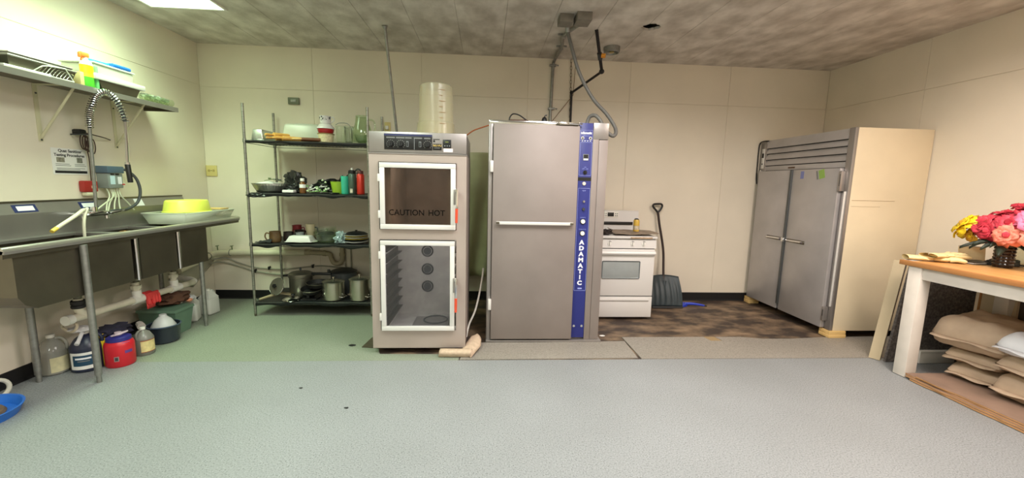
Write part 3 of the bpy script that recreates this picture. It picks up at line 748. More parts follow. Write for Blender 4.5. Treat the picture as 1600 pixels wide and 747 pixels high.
# ================================================================ work table
tb = thing('work_table', 'butcher block table with white painted legs against the wall', 'table', (3.78, 2.1, 0))
TX0, TX1, TY0, TY1 = 3.33, 4.235, 1.15, 3.005
for k in range(9):     # staves
    a = TX0 + .028 + (TX1 - TX0 - .028) * k / 9; c = TX0 + .028 + (TX1 - TX0 - .028) * (k + 1) / 9
    part('stave', B().box(a + .0004, c - .0004, TY0, TY1, .893, .93, .0012, 1), m_wood, tb, smooth=False)
part('front_edge_band', B().box(TX0, TX0 + .0275, TY0, TY1, .893, .93, .003), m_wood_edge, tb)
for (x0, y0, z0) in ((3.345, 2.845, .004), (3.345, 1.2, 0), (4.13, 2.845, .004), (4.13, 1.2, 0)):
    part('leg', B().box(x0, x0 + .095, y0, y0 + .095, z0, .892, .004), m_whitewood, tb)
part('apron', B().box(3.362, 3.386, 1.295, 2.845, .80, .892, .002), m_whitewood, tb)
part('apron', B().box(4.19, 4.214, 1.295, 2.845, .80, .892, .002), m_whitewood, tb)
part('apron', B().box(3.44, 4.13, 2.89, 2.914, .80, .892, .002), m_whitewood, tb)
part('apron', B().box(3.44, 4.13, 1.235, 1.259, .80, .892, .002), m_whitewood, tb)

# things on the table
m_glove = M('cream suede glove', (236, 212, 158), .8, var=.08, vscale=15)
def glove(loc, rz, label, flip=1, fin=(.085, .1, .095, .075)):
    t = thing('work_glove', label, 'glove', loc, rz, 'work gloves on the table')
    b = B()
    b.ball((0, 0, .018), .06, (1.15, .9, .30), 3, .06, 5, 2)
    b.ball((-.10, 0, .017), .055, (1.2, .95, .30), 3, .10, 4, 5)
    for k, L_ in enumerate(fin):
        y = -.042 + .028 * k
        b.tube(smooth_path([(.04, y * .9, .018), (.04 + L_ * .5, y * 1.15, .024), (.045 + L_, y * 1.3, .014)], 4), [.015, .0155, .0155, .015, .015, .0145, .014, .012, .006], 8)
    b.tube(smooth_path([(-.01, flip * .045, .016), (.03, flip * .085, .018), (.07, flip * .10, .012)], 4), [.018, .0175, .017, .0165, .016, .0155, .015, .012, .006], 8)
    g_ = part('glove_shell', b, m_glove, t, w=False)
    part('cuff', B().lathe([(.058, -.045), (.060, 0.0), (.063, .045)], c=(-.165, 0, .019), n=20, sx=.30, sy=1, rot=Matrix.Rotation(-PI / 2, 3, 'Y')), m_glove, t, w=False)
    return t
glove((3.56, 2.905, .934), math.radians(-28), 'cream suede work glove lying at the near edge of the table')
glove((3.66, 2.935, .962), math.radians(8), 'cream suede work glove lying on top of the other glove', -1)
t = thing('notebook', 'thin dark notebook lying on the table behind the gloves', 'notebook', (3.80, 2.86, .931))
part('cover', B().box(3.71, 3.90, 2.80, 2.93, .931, .935, .001).box(3.71, 3.90, 2.80, 2.93, .943, .947, .001), m_blk, t); part('pages', B().box(3.713, 3.897, 2.803, 2.927, .9352, .9428), m_paper, t, smooth=False)
solo('paper_slip', B().box(3.36, 3.44, 2.93, 2.998, .931, .9325), m_paper, 'white paper slip at the table corner next to the gloves', 'paper', (3.40, 2.96, .931), smooth=False)
pl = thing('wooden_plaque', 'small square tan wooden panel leaning on the wall at the table end', 'panel', (3.90, 2.965, .93))
b = B().box(-.075, .075, -.01, .01, .0, .105, .003); b.xf(Matrix.Translation((3.90, 2.965, .937)) @ Matrix.Rotation(math.radians(-34), 4, 'Z') @ Matrix.Rotation(math.radians(-12), 4, 'X'))
part('board', b, M('tan veneer', (232, 204, 156), .55, var=.08, vscale=25), pl)
b = B().box(-.075, .075, -.011, .011, .1055, .113, .001); b.xf(Matrix.Translation((3.90, 2.965, .937)) @ Matrix.Rotation(math.radians(-34), 4, 'Z') @ Matrix.Rotation(math.radians(-12), 4, 'X'))
part('top_edge', b, m_whitewood, pl)

VX, VY = 3.83, 2.715
vs = thing('ribbed_vase', 'dark brown ribbed glass vase holding artificial flowers on the table', 'vase', (VX, VY, .931))
prof = [(0, 0), (.05, 0)]
for k in range(7):
    z = .01 + k * .024; prof += [(.052, z), (.057, z + .008), (.057, z + .014), (.052, z + .022)]
prof += [(.05, .18), (.046, .18), (.046, .02), (0, .02)]
part('body', B().lathe(prof, n=28), M('dark brown glass', (46, 32, 26), .15), vs, w=False)
bq = thing('flower_bouquet', 'bouquet of pink red coral and yellow artificial flowers in the brown vase', 'flowers', (VX, VY, 1.03))
def petal_head(c, axis, r, mat, mat2, seed, cup=.5, n_layers=4):
    rnd = random.Random(seed)
    axis = Vector(axis).normalized(); q = Vector((0, 0, 1)).rotation_difference(axis).to_matrix()
    b = B()
    for l in range(n_layers):
        k = 4 + l; tilt = .25 + .95 * l / (n_layers - 1) * (1.25 - cup); rr = r * (.45 + .55 * l / (n_layers - 1))
        for j in range(k):
            a = 2 * PI * (j + .5 * (l % 2)) / k + rnd.uniform(-.2, .2)
            wv = rr * 1.15 * 2.2 / max(3.0, k * .62)
            ti = tilt + rnd.uniform(-.12, .12)
            def f(u, v, a=a, wv=wv, ti=ti, rr=rr):
                s = (u - .5) * 2; wd = wv * .78 * math.sin(PI * (0.12 + .72 * v)) ** .6
                d = rr * v; bend = ti + .5 * v * v
                p = Vector((math.sin(bend) * d + .01 * 0, s * wd, math.cos(bend) * d * .9 + .12 * rr * s * s - (.35 * rr * v * v if ti > .9 else 0)))
                return q @ (Matrix.Rotation(a, 3, 'Z') @ p) + Vector(c)
            b.grid(f, 4, 4)
    o = part('flower_head', b, mat, bq, solid=.0012)
    part('flower_core', B().ball(Vector(c) + axis * r * .3, r * .25, (1, 1, 1.1), 1), mat2, o)
    return o
m_f_red = M('crimson petal', (178, 40, 58), .6, var=.25, vscale=18); m_f_rose = M('rose red petal', (212, 66, 84), .6, var=.22, vscale=18)
m_f_pink = M('pink petal', (238, 124, 160), .6, var=.14, vscale=18); m_f_cor = M('coral petal', (240, 138, 116), .6, var=.16, vscale=18)
m_f_yel = M('yellow petal', (246, 214, 40), .55, var=.10, vscale=18); m_f_gold = M('golden petal', (206, 158, 40), .55)
FLW = [((-.085, .20, .195), (-.6, .5, .5), .095, m_f_yel, m_f_gold), ((-.055, .17, .115), (-.7, .3, -.3), .065, m_f_gold, m_f_yel), ((-.04, .25, .155), (-.5, .8, .3), .085, m_f_yel, m_f_gold),
       ((-.09, .08, .21), (-.8, .3, .6), .095, m_f_rose, m_f_red), ((-.13, .02, .165), (-1, .1, .2), .085, m_f_red, m_f_rose), ((-.10, -.07, .225), (-.8, -.1, .6), .09, m_f_rose, m_f_red),
       ((-.14, -.10, .15), (-1, -.2, .1), .09, m_f_cor, m_f_rose), ((0, .02, .28), (-.2, .1, 1), .09, m_f_rose, m_f_red), ((-.04, -.10, .335), (-.3, -.2, 1), .075, m_f_red, m_f_rose),
       ((-.08, -.19, .26), (-.7, -.4, .6), .11, m_f_pink, m_f_cor), ((-.09, -.22, .16), (-.7, -.6, .2), .10, m_f_cor, m_f_pink), ((.05, -.18, .30), (.2, -.3, 1), .08, m_f_rose, m_f_red),
       ((.02, -.29, .23), (-.2, -1, .5), .10, m_f_pink, m_f_rose), ((.10, .08, .21), (.8, .3, .6), .09, m_f_rose, m_f_red), ((.11, -.08, .22), (.9, -.1, .5), .09, m_f_pink, m_f_cor), ((.06, .18, .18), (.4, .8, .4), .07, m_f_cor, m_f_rose)]
for k, (c, ax, r, ma, mb) in enumerate(FLW):
    petal_head((VX + c[0], VY + c[1], 1.03 + c[2]), ax, r, ma, mb, k)
m_leaf = M('dark artificial leaf', (34, 46, 34), .6, var=.3, vscale=12)
rl = random.Random(4)
for k in range(20):
    a = 2 * PI * k / 20 + rl.uniform(-.15, .15); L_ = rl.uniform(.12, .22); dz = rl.uniform(-.05, .07); wd = rl.uniform(.022, .034)
    def lf(u, v, a=a, L_=L_, dz=dz, wd=wd):
        s = (u - .5) * 2; d = .04 + L_ * v
        p = Vector((d, s * wd * math.sin(PI * min(.97, .08 + .9 * v)), .075 + dz * v * .9 + .02 * math.sin(v * PI) - .05 * v * v - .02 * s * s))
        return Vector((VX, VY, 1.03)) + Matrix.Rotation(a, 3, 'Z') @ p
    part('leaf', B().grid(lf, 4, 7), m_leaf, bq, solid=.0012)
stb = B()
for k in range(9):
    a = k * .7; stb.tube([(VX + .02 * math.cos(a), VY + .02 * math.sin(a), .96), (VX + .025 * math.cos(a), VY + .025 * math.sin(a), 1.09), (VX + .08 * math.cos(a), VY + .10 * math.sin(a), 1.20)], .004, 6)
part('stems', stb, m_leaf, bq, kind='stuff')
gv = thing('glass_jar', 'clear faceted glass jar on the table behind the flower vase', 'jar', (4.03, 2.73, .931))
part('body', B().lathe([(0, .002), (.045, .002), (.05, .02), (.06, .08), (.055, .14), (.045, .16), (.043, .158), (.052, .138), (.056, .08), (.046, .02), (0, .01)], n=10), m_glass, gv, w=False, ang=10)
cb = thing('cable_coil', 'coiled black cable on the table around the flower vase', 'cable', (3.95, 2.83, .931))
b = B()
for k in range(5):
    b.tube([(3.93 + .10 * math.cos(a_ * PI / 14) * (1 - .06 * k) + .01 * k, 2.80 + .085 * math.sin(a_ * PI / 14) * (1 - .08 * k), .938 + .008 * k) for a_ in range(28)], .0065, 7, closed=True)
part('coil', b, m_blkr, cb)
part('loose_end', B().tube(smooth_path([(4.0, 2.74, .94), (4.03, 2.66, .94), (4.0, 2.57, .938), (3.94, 2.50, .938)]), .0065, 7), m_blkr, cb)
# ================================================================ under the table
def sheet(z, pts, th, m, label, seed):
    rnd = random.Random(seed); poly = []
    for (p, q) in zip(pts, pts[1:] + pts[:1]):
        n = max(1, int(math.dist(p, q) / .06))
        for k in range(n):
            t = k / n; j = .006 if k else 0
            poly.append((p[0] + (q[0] - p[0]) * t + rnd.uniform(-j, j), p[1] + (q[1] - p[1]) * t + rnd.uniform(-j, j)))
    t = thing('cardboard_sheet', label, 'cardboard', (3.75, 2.2, z), 0, 'flattened cardboard under the sacks')
    part('facing', B().prism(poly, 'z', z + th - .0015, z + th), m_cardtop, t, smooth=False)
    part('corrugated_core', B().prism(poly, 'z', z, z + th - .0016), m_card, t, smooth=False)
sheet(.0045, [(3.34, 2.80), (3.348, 1.0), (4.22, 1.0), (4.22, 2.80)], .013, m_card, 'lowest flattened cardboard sheet on the vinyl under the sacks', 8)
sheet(.020, [(3.338, 2.83), (3.345, 1.0), (4.22, 1.0), (4.22, 2.80)], .012, m_card, 'second cardboard sheet from the floor under the flour sacks', 1)
sheet(.033, [(3.352, 2.845), (3.36, 1.02), (4.215, 1.02), (4.215, 2.82)], .010, m_card, 'middle cardboard sheet of the pile under the flour sacks', 2)
sheet(.0455, [(3.40, 2.80), (3.342, 2.76), (3.356, 2.3), (3.345, 1.05), (4.21, 1.05), (4.21, 2.82)], .010, m_card, 'top dusty cardboard sheet right beneath the flour sacks', 3)

def sack(loc, rot, L_, W_, H_, mat, label, seed, name='flour_sack', tilt=(0, 0)):
    t = thing(name, label, 'sack', loc, 0, 'flour sacks under the table')
    t.rotation_euler = (tilt[0], tilt[1], rot)
    b = B()
    def face(sgn):
        def f(u, v):
            a = (u - .5) * 2; c = (v - .5) * 2
            e = (1 - abs(a) ** 6) ** .5 * (1 - abs(c) ** 5) ** .45
            x = a * L_ / 2; y = c * W_ / 2 * (1 - .10 * abs(a) ** 3)
            nz = mnoise.noise(Vector((x * 7 + seed, y * 9, sgn * 3.1))) * .034 + mnoise.noise(Vector((x * 17, y * 17 + seed, sgn))) * .014
            z = .36 * H_ + (.64 * H_ * e + nz * e if sgn > 0 else -.36 * H_ * e ** .6 + nz * e * .5)
            if sgn < 0: z = max(z, 0.0)
            return (x, y, z)
        return f
    b.grid(face(1), 26, 18); b.grid(face(-1), 26, 18)
    bmesh.ops.remove_doubles(b.bm, verts=b.bm.verts, dist=1e-4)
    part('body', b, mat, t, w=False, ang=60)
    for s in (-1, 1):
        part('sewn_end', B().grid(lambda u, v, s=s: (s * (L_ / 2 - .006 + .042 * v), (u - .5) * W_ * .86, .36 * H_ + .008 * math.sin(u * 9 + seed) * v - .012 * v), 12, 2), mat, t, w=False, solid=.003)
    return t
Z0 = .056
sack((3.90, 2.70, Z0), math.radians(14), .50, .34, .125, m_kraft, 'lowest kraft flour sack of the stack nearest the table leg', 1.0)
sack((3.90, 2.725, Z0 + .12), math.radians(12), .50, .34, .115, m_kraft, 'middle kraft flour sack of the stack nearest the table leg', 2.3)
sack((3.865, 2.73, Z0 + .235), math.radians(14), .58, .47, .245, m_kraft, 'bulging kraft flour sack on top of the stack by the leg', 3.7)
sack((3.92, 2.34, Z0), math.radians(6), .62, .40, .19, m_kraft, 'lowest kraft sack under the white printed sack', 4.1)
sack((3.92, 2.345, Z0 + .185), math.radians(9), .62, .42, .14, m_kraft, 'kraft sack squeezed right beneath the white printed sack', 5.9)
ws = sack((3.875, 2.325, Z0 + .32), math.radians(6), .64, .40, .16, m_whitesack, 'white flour sack with blue print on the sack pile', 6.6)
b = B()
b.box(-.3235, -.3225, -.16, .10, .06, .10)
for k, w_ in enumerate((.24, .2, .22)): b.box(-.3235, -.3225, -.15, -.15 + w_, .108 + k * .0, .110)
part('printed_band', B().grid(lambda u, v: (-.292 - .018 * math.sin(v * PI), -.15 + .28 * u, .055 + .045 * v), 8, 4), m_inkblue, ws, w=False, solid=.002)
b.bm.free()

# boards standing behind the table
m_speck = M('dark speckled laminate', (74, 68, 66), .7, rgb2=(112, 104, 98), vscale=55, detail=3, ramp=(.4, .7))
lb = thing('leaning_panel', 'cream edged panel leaning at the table end by the refrigerator', 'panel', (3.46, 3.19, 0))
b = B().hexa([(3.415, 3.22, .004), (3.455, 3.155, .004), (3.475, 3.167, .004), (3.435, 3.232, .004), (3.518, 3.22, .885), (3.558, 3.155, .885), (3.578, 3.167, .885), (3.538, 3.232, .885)])
part('cream_face', b, M('cream laminate', (188, 172, 142), .55, var=.05, vscale=5), lb, smooth=False)
b = B().hexa([(3.4755, 3.1672, .006), (3.484, 3.172, .006), (3.444, 3.238, .006), (3.4355, 3.2325, .006), (3.5785, 3.1672, .884), (3.594, 3.172, .884), (3.552, 3.238, .884), (3.5385, 3.2325, .884)])
part('dark_core', b, m_speck, lb, smooth=False)
b = B().hexa([(3.482, 3.128, .004), (4.22, 3.128, .004), (4.22, 3.15, .004), (3.482, 3.15, .004), (3.585, 3.128, .86), (4.22, 3.128, .86), (4.22, 3.15, .86), (3.585, 3.15, .86)])
solo('speckled_slab', b, m_speck, 'dark grey speckled slab standing behind the table leg', 'slab', (3.85, 3.14, 0), smooth=False)
t = thing('white_plank', 'white plank lying on the floor behind the flour sacks', 'plank', (3.98, 3.1, 0))
part('board', B().box(3.75, 4.08, 3.09, 3.125, .004, .115, .004), m_whitewood, t)
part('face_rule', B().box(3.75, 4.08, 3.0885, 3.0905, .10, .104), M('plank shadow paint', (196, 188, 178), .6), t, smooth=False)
t = thing('tan_board', 'tan edged board leaning on the wall above the flour sacks', 'board', (4.18, 3.0, 0))
b = B().hexa([(4.10, 2.76, .004), (4.10, 3.0, .004), (4.12, 3.0, .004), (4.12, 2.76, .004), (4.225, 2.86, .885), (4.225, 3.09, .885), (4.245, 3.09, .885), (4.245, 2.86, .885)])
part('face', b, M('beige panel face', (208, 188, 158), .6, var=.05, vscale=5), t, smooth=False)
b = B().hexa([(4.095, 3.0005, .004), (4.095, 3.016, .004), (4.125, 3.016, .004), (4.125, 3.0005, .004), (4.222, 3.0905, .885), (4.222, 3.106, .885), (4.247, 3.106, .885), (4.247, 3.0905, .885)])
part('edge', b, m_wood_edge, t, smooth=False)
b = B()
for k in range(6): b.box(4.19, 4.235, 2.20 + k * .115, 2.20 + k * .115 + .108, .30, .80, .003)
m_wall_shade = M('wall shade brown', (92, 80, 72), .75, var=.12, vscale=7)
wt = thing('wall_shade_slats', 'dark brown slats standing in for the shaded wall behind the table', 'board', (4.21, 2.5, .1))  # added slats; the wall's shade is put into their dark colour
b.bm.free()
for k in range(6): part('slat', B().box(4.215, 4.245, 2.22 + k * .112, 2.22 + k * .112 + .105, .105, .86, .003), m_wall_shade, wt)

# ================================================================ wire rack
rk = thing('wire_rack', 'four tier wire shelving rack lined with black plastic', 'shelving', (-1.82, 4.64, 0))
RX0, RX1, RY0, RY1 = -2.43, -1.213, 4.345, 4.94
m_post = M('ribbed chrome post', (150, 150, 140), .35, .8, var=.2, vscale=14)
m_wire = M('dull wire', (104, 106, 102), .4, .7)
m_liner = M('black shelf liner', (24, 25, 27), .42, var=.3, vscale=16, bump=.5, bscale=24)
SH = [1.835, 1.305, .778, .150]
for x in (RX0, RX1):
    for y in (RY0, RY1):
        prof = [(.0, 0.0), (.009, 0.0), (.013, .006), (.013, .03)]
        z = .03
        po = part('post', B().cyl((x, y, .025), (x, y, 2.195), .0128, n=12), m_post, rk)
        rb = B()
        zz = .08
        while zz < 2.19:
            rb.tube([(x + .0128 * math.cos(a_ * PI / 5), y + .0128 * math.sin(a_ * PI / 5), zz) for a_ in range(10)], .0012, 4, closed=True); zz += .0508
        part('post_grooves', rb, m_dgrey, po, kind='stuff')
        part('foot', B().cyl((x, y, -.001), (x, y, .027), .010, .0135, 12), m_steel_d, po)
        for s_ in SH: part('collar', B().cyl((x, y, s_ - .022), (x, y, s_ + .014), .0185, .0165, 12), m_post, po)
def liner(z, seed, amp=.004, x0=RX0 + .012, x1=RX1 - .012):
    def f(u, v):
        x = x0 + (x1 - x0) * u; y = RY0 - .012 + (RY1 - RY0 + .012) * v
        zz = z + .004 + amp * mnoise.noise(Vector((x * 9, y * 9, seed))) * 1.2
        if v < .06:
            dn = (1 - v / .06); zz = z + .004 - dn * (.030 + .022 * mnoise.noise(Vector((x * 6, seed, 0)))); y = RY0 - .014
        return (x, y, zz)
    return f
for k, s_ in enumerate(SH):
    b = B()
    for dz in (-.002, -.024):
        b.tube([(RX0, RY0, s_ + dz), (RX1, RY0, s_ + dz)], .0032, 6); b.tube([(RX0, RY1, s_ + dz), (RX1, RY1, s_ + dz)], .0032, 6)
        b.tube([(RX0, RY0, s_ + dz), (RX0, RY1, s_ + dz)], .0032, 6); b.tube([(RX1, RY0, s_ + dz), (RX1, RY1, s_ + dz)], .0032, 6)
    n = 40; zg = []
    for j in range(n + 1): zg.append((RX0 + .02 + (RX1 - RX0 - .04) * j / n, RY0, s_ - (.004 if j % 2 else .022)))
    b.tube(zg, .002, 5)
    for j in range(30):
        x = RX0 + .03 + (RX1 - RX0 - .06) * j / 29; b.tube([(x, RY0, s_), (x, RY1, s_)], .0017, 5)
    for y in (RY0 + .2, RY0 + .4): b.tube([(RX0, y, s_ - .005), (RX1, y, s_ - .005)], .0026, 5)
    sf = part('wire_shelf', b, m_wire, rk)
    part('shelf_liner', B().grid(liner(s_, k * 5.1), 70, 24), m_liner, sf, solid=.0014)
T1, T2, T3, T4 = [z + .0085 for z in SH]

# ---- top tier
def frustum(c, l0, w0, l1, w1, h, open_bottom=True, th=0):
    """upturned pan: wide rim below, smaller flat top"""
    x, y, z = c; b = B()
    b.hexa([(x - l0 / 2, y - w0 / 2, z), (x + l0 / 2, y - w0 / 2, z), (x + l0 / 2, y + w0 / 2, z), (x - l0 / 2, y + w0 / 2, z),
            (x - l1 / 2, y - w1 / 2, z + h), (x + l1 / 2, y - w1 / 2, z + h), (x + l1 / 2, y + w1 / 2, z + h), (x - l1 / 2, y + w1 / 2, z + h)])
    bmesh.ops.bevel(b.bm, geom=list(b.bm.edges), offset=min(h, w1) * .14, segments=3, affect='EDGES', profile=.5)
    return b
m_alupan = M('aluminium pan', (196, 198, 192), .3, .85, var=.08, vscale=12)
lp = thing('loaf_pan', 'upturned aluminium loaf pan at the post end of the top tier', 'pan', (-2.33, 4.55, T1))
part('pan_body', frustum((-2.335, 4.56, T1 + .004), .125, .33, .10, .30, .108), m_alupan, lp)
part('pan_rim', B().box(-2.398, -2.262, 4.39, 4.73, T1, T1 + .006, .002), m_alupan, lp)
def rolling_pin(p0, p1, r, label, mat=None, tip=None):
    p0, p1 = Vector(p0), Vector(p1); d = (p1 - p0).normalized()
    t = thing('rolling_pin', label, 'rolling pin', p0, 0, 'rolling pins on the top tier')
    part('barrel', B().cyl(p0 + d * .09, p1 - d * .09, r, n=18), mat or m_rollwood, t)
    for a, s in ((p0, 1), (p1, -1)):
        part('handle', B().tube([a, a + d * s * .012, a + d * s * .05, a + d * s * .089], [r * .35, r * .55, r * .5, r * .32], 12), tip or m_rollwood, t)
rolling_pin((-2.235, 4.36, T1 + .055), (-2.00, 4.74, T1 + .066), .027, 'pale rolling pin lying on top of two others beside loaf pan')
rolling_pin((-2.235, 4.37, T1 + .026), (-1.945, 4.62, T1 + .026), .024, 'rolling pin underneath, its end next to the loaf pan')
rolling_pin((-2.16, 4.355, T1 + .026), (-1.84, 4.60, T1 + .026), .024, 'rolling pin reaching towards the milky plastic bin')
rolling_pin((-1.965, 4.352, T1 + .020), (-1.62, 4.42, T1 + .020), .017, 'dark wood rolling pin with pale ends before milky bin', m_rolldark, m_pine)
rolling_pin((-1.995, 4.40, T1 + .020), (-1.66, 4.50, T1 + .020), .017, 'dark wood rolling pin behind the other dark one', m_rolldark)
bn = thing('plastic_bin', 'milky plastic bin upside down in the middle of the top tier', 'bin', (-1.96, 4.70, T1))
part('bin_body', frustum((-1.97, 4.72, T1 + .004), .42, .34, .36, .28, .195), m_tubp2, bn)
part('bin_rim', B().box(-2.19, -1.75, 4.54, 4.90, T1, T1 + .008, .003), m_tubp2, bn)
part('bin_foot', B().box(-2.05, -1.89, 4.64, 4.80, T1 + .199, T1 + .206, .003), m_tubp2, bn)
def bowl_prof(r0, r1, h, th=.004):
    o = []; n = 6
    for k in range(n + 1):
        t = k / n; o.append((r0 + (r1 - r0) * math.sin(t * PI / 2), h * (1 - math.cos(t * PI / 2))))
    inner = [(max(0.001, r - th), z + th * (1 - k / n)) for k, (r, z) in enumerate(o)][::-1]
    return [(0, 0)] + o + inner + [(0, th)]
SC = (-1.672, 4.46)
bk = thing('woven_basket', 'cream woven basket under the red bowl on the top tier', 'basket', (*SC, T1))
part('wall', B().lathe([(0, .001), (.066, .001), (.078, .085), (.074, .085), (.062, .008), (0, .008)], n=32, wob=.012), M('cream wicker', (216, 204, 164), .8, var=.18, vscale=60), bk, w=False)
part('rim', B().tube(arc((0, 0, .085), .079, 0, 2 * PI, 32, 'xy')[:-1], .005, 6, closed=True), M('tan wicker', (150, 124, 80), .8), bk, w=False)
solo('red_bowl', B().lathe(bowl_prof(.055, .080, .05), c=(*SC, T1 + .086), n=32), M('dark red glaze', (160, 30, 34), .3), 'dark red bowl nested between basket and white bowl', 'bowl', (*SC, T1 + .086))
solo('white_bowl', B().lathe([(.087, 0), (.084, .016), (.07, .03), (.056, .048), (.0, .05), (0, .046), (.054, .044), (.082, .010)], c=(*SC, T1 + .137), n=32), m_white, 'white bowl upside down below the patterned mug', 'bowl', (*SC, T1 + .137))
mg = thing('patterned_mug', 'white mug with black pattern on top of the bowl stack', 'mug', (SC[0], SC[1], T1 + .187))
part('cup', B().lathe([(0, 0), (.047, 0), (.051, .004), (.053, .075), (.055, .08), (.05, .08), (.047, .008), (0, .008)], n=28), m_white, mg, w=False)
rp = random.Random(2); pb = B()
for k in range(20):
    a = rp.uniform(-2.9, -.2); z = rp.uniform(.03, .07); r = .0535; s = rp.uniform(.003, .0065)
    pb.ball((r * math.cos(a), r * math.sin(a), z), s, (1, 1, 1), 1)
part('pattern', pb, m_inkblack, mg, w=False, kind='stuff')
part('mug_handle', B().tube(smooth_path([(.052, 0, .066), (.08, 0, .07), (.088, 0, .05), (.075, 0, .025), (.051, 0, .016)]), .006, 8), m_white, mg, w=False)
whk = thing('bent_wire', 'thin curved wire handle sticking up behind the glasses', 'wire', (-1.54, 4.60, T1))
part('wire', B().tube(smooth_path([(-1.62, 4.60, T1 + .20), (-1.58, 4.60, T1 + .222), (-1.50, 4.60, T1 + .218), (-1.46, 4.60, T1 + .17), (-1.45, 4.60, T1 + .05), (-1.45, 4.60, T1 - .002)]), .004, 7), m_galv, whk)
def tumbler(c, r, h, label, mat, ribs=8, name='drinking_glass'):
    t = thing(name, label, 'glass', c, 0, 'clear glasses on the top tier')
    part('wall', B().lathe([(r * .8, 0), (r, h), (r - .003, h), (r * .8 - .003, .008), (0, .008)], n=24, wob=.02), mat, t, w=False, ang=20)
    part('rim', B().tube(arc((0, 0, h), r - .001, 0, 2 * PI, 24, 'xy')[:-1], .003, 6, closed=True), m_chrome if False else mat, t, w=False)
    part('base', B().lathe([(0, 0), (r * .8, 0), (r * .8, .008), (0, .008)], n=24), mat, t, w=False)
tumbler((-1.515, 4.44, T1), .050, .165, 'clear ribbed glass nearest the bowl stack', m_glass)
tumbler((-1.425, 4.42, T1), .046, .165, 'clear ribbed glass in front of the wide glass pitcher', m_glass)
tumbler((-1.46, 4.53, T1), .046, .165, 'clear ribbed glass behind the other two glasses', m_glass)
gp = thing('glass_pitcher', 'big greenish glass pitcher at the oven end of the top tier', 'pitcher', (-1.325, 4.55, T1))
part('body', B().lathe([(0, .002), (.09, .002), (.098, .02), (.10, .10), (.092, .16), (.072, .22), (.064, .29), (.061, .29), (.068, .22), (.088, .158), (.095, .10), (.093, .022), (0, .012)], n=28), m_glass_g, gp, w=False)
part('rim', B().tube(arc((0, 0, .29), .063, 0, 2 * PI, 24, 'xy')[:-1], .0045, 6, closed=True), m_glass_g, gp, w=False)
part('handle', B().tube(smooth_path([(.066, 0, .26), (.12, 0, .245), (.135, 0, .18), (.12, 0, .12), (.095, 0, .10)]), .010, 8), m_glass_g, gp, w=False)
solo('glass_bowl', B().lathe(bowl_prof(.03, .075, .085), c=(-1.29, 4.42, T1), n=24), m_glass_g, 'small green glass bowl tucked behind the rack post', 'bowl', (-1.29, 4.42, T1))

# ---- second tier
fp = thing('foil_pan', 'crimped foil roasting pan heaped with white paper', 'pan', (-2.285, 4.52, T2))
b = B()
def fpan(u, v):
    a = 2 * PI * u; r = (.135 + .045 * v) * (1 + .012 * math.sin(a * 40) * v)
    return (-2.285 + r * math.cos(a) * 1.0, 4.52 + r * math.sin(a) * .9, T2 + .088 * v)
b.grid(fpan, 160, 4, closed_u=True)
part('wall', b, M('crinkled foil', (176, 176, 168), .32, .9, var=.1, vscale=20), fp, solid=.0008)
part('bottom', B().lathe([(0, 0), (.135, .001)], c=(-2.285, 4.52, T2 + .001), n=32, sy=.9), MATS['crinkled foil'], fp)
part('rim', B().tube([(-2.285 + .182 * math.cos(a_ * PI / 20), 4.52 + .164 * math.sin(a_ * PI / 20), T2 + .089) for a_ in range(40)], .0035, 6, closed=True), MATS['crinkled foil'], fp)
solo('paper_wad', B().ball((-2.30, 4.51, T2 + .068), .135, (1, .9, .32), 3, .16, 4, 2.0), m_paper, 'crumpled white paper inside the foil pan', 'paper', (-2.30, 4.51, T2 + .06))
sg = thing('faded_greenery', 'sprig of faded green leaves and dark bits in the foil pan', 'plant', (-2.22, 4.47, T2 + .09))
rg = random.Random(9)
for k in range(12):
    a = rg.uniform(0, 6.28); c = Vector((-2.22 + rg.uniform(-.08, .09), 4.47 + rg.uniform(-.06, .06), T2 + .11 + rg.uniform(0, .03)))
    L_ = rg.uniform(.03, .06)
    part('leaf', B().grid(lambda u, v, a=a, c=c, L_=L_: tuple(c + Vector((math.cos(a) * L_ * v + (u - .5) * .03 * math.sin(PI * v) * -math.sin(a), math.sin(a) * L_ * v + (u - .5) * .03 * math.sin(PI * v) * math.cos(a), .015 * math.sin(PI * v)))), 2, 4),
         [M('olive leaf', (96, 112, 62), .6), m_dgrey, M('grey leaf', (160, 164, 150), .6)][k % 3], sg, solid=.001)
part('sprig', B().tube(smooth_path([(-2.30, 4.42, T2 + .12), (-2.22, 4.44, T2 + .135), (-2.14, 4.47, T2 + .115)]), .003, 6), M('olive leaf', (96, 112, 62), .6), sg)
m_bag = M('black plastic bag', (30, 31, 31), .28, var=.3, vscale=10)
def bag(name, c, r, sc, seed, label, mat=None, jit=.30):
    b = B(); b.ball(c, r, sc, 4, jit, 2.6, seed, -r * sc[2] * .55)
    for v in b.bm.verts:
        v.co += Vector((1, 1, 1)) * .12 * r * mnoise.noise(Vector(v.co) * 28 + Vector((seed, 0, 0)))
    z = min(v.co.z for v in b.bm.verts); bmesh.ops.translate(b.bm, verts=b.bm.verts, vec=(0, 0, c[2] - z))
    return solo(name, b, mat or m_bag, label, 'bag', (c[0], c[1], c[2]), ang=25)
bag('plastic_bag', (-2.13, 4.72, T2), .125, (.85, .7, 1.05), 1.3, 'peaked black plastic bag behind the foil pan', M('smoky bag', (62, 64, 58), .35, var=.3, vscale=10))
bag('plastic_bag', (-2.04, 4.52, T2), .085, (1.25, .8, .62), 4.4, 'flat black plastic bag between foil pan and brown bottle')
bag('plastic_bag', (-1.78, 4.76, T2), .115, (1.35, .7, .75), 7.7, 'crumpled black bag behind the silk flowers')
bag('plastic_bag', (-2.33, 4.325, T2 - .052), .05, (1.7, .5, .55), 6.1, 'scrunched black plastic hanging over the second tier edge')
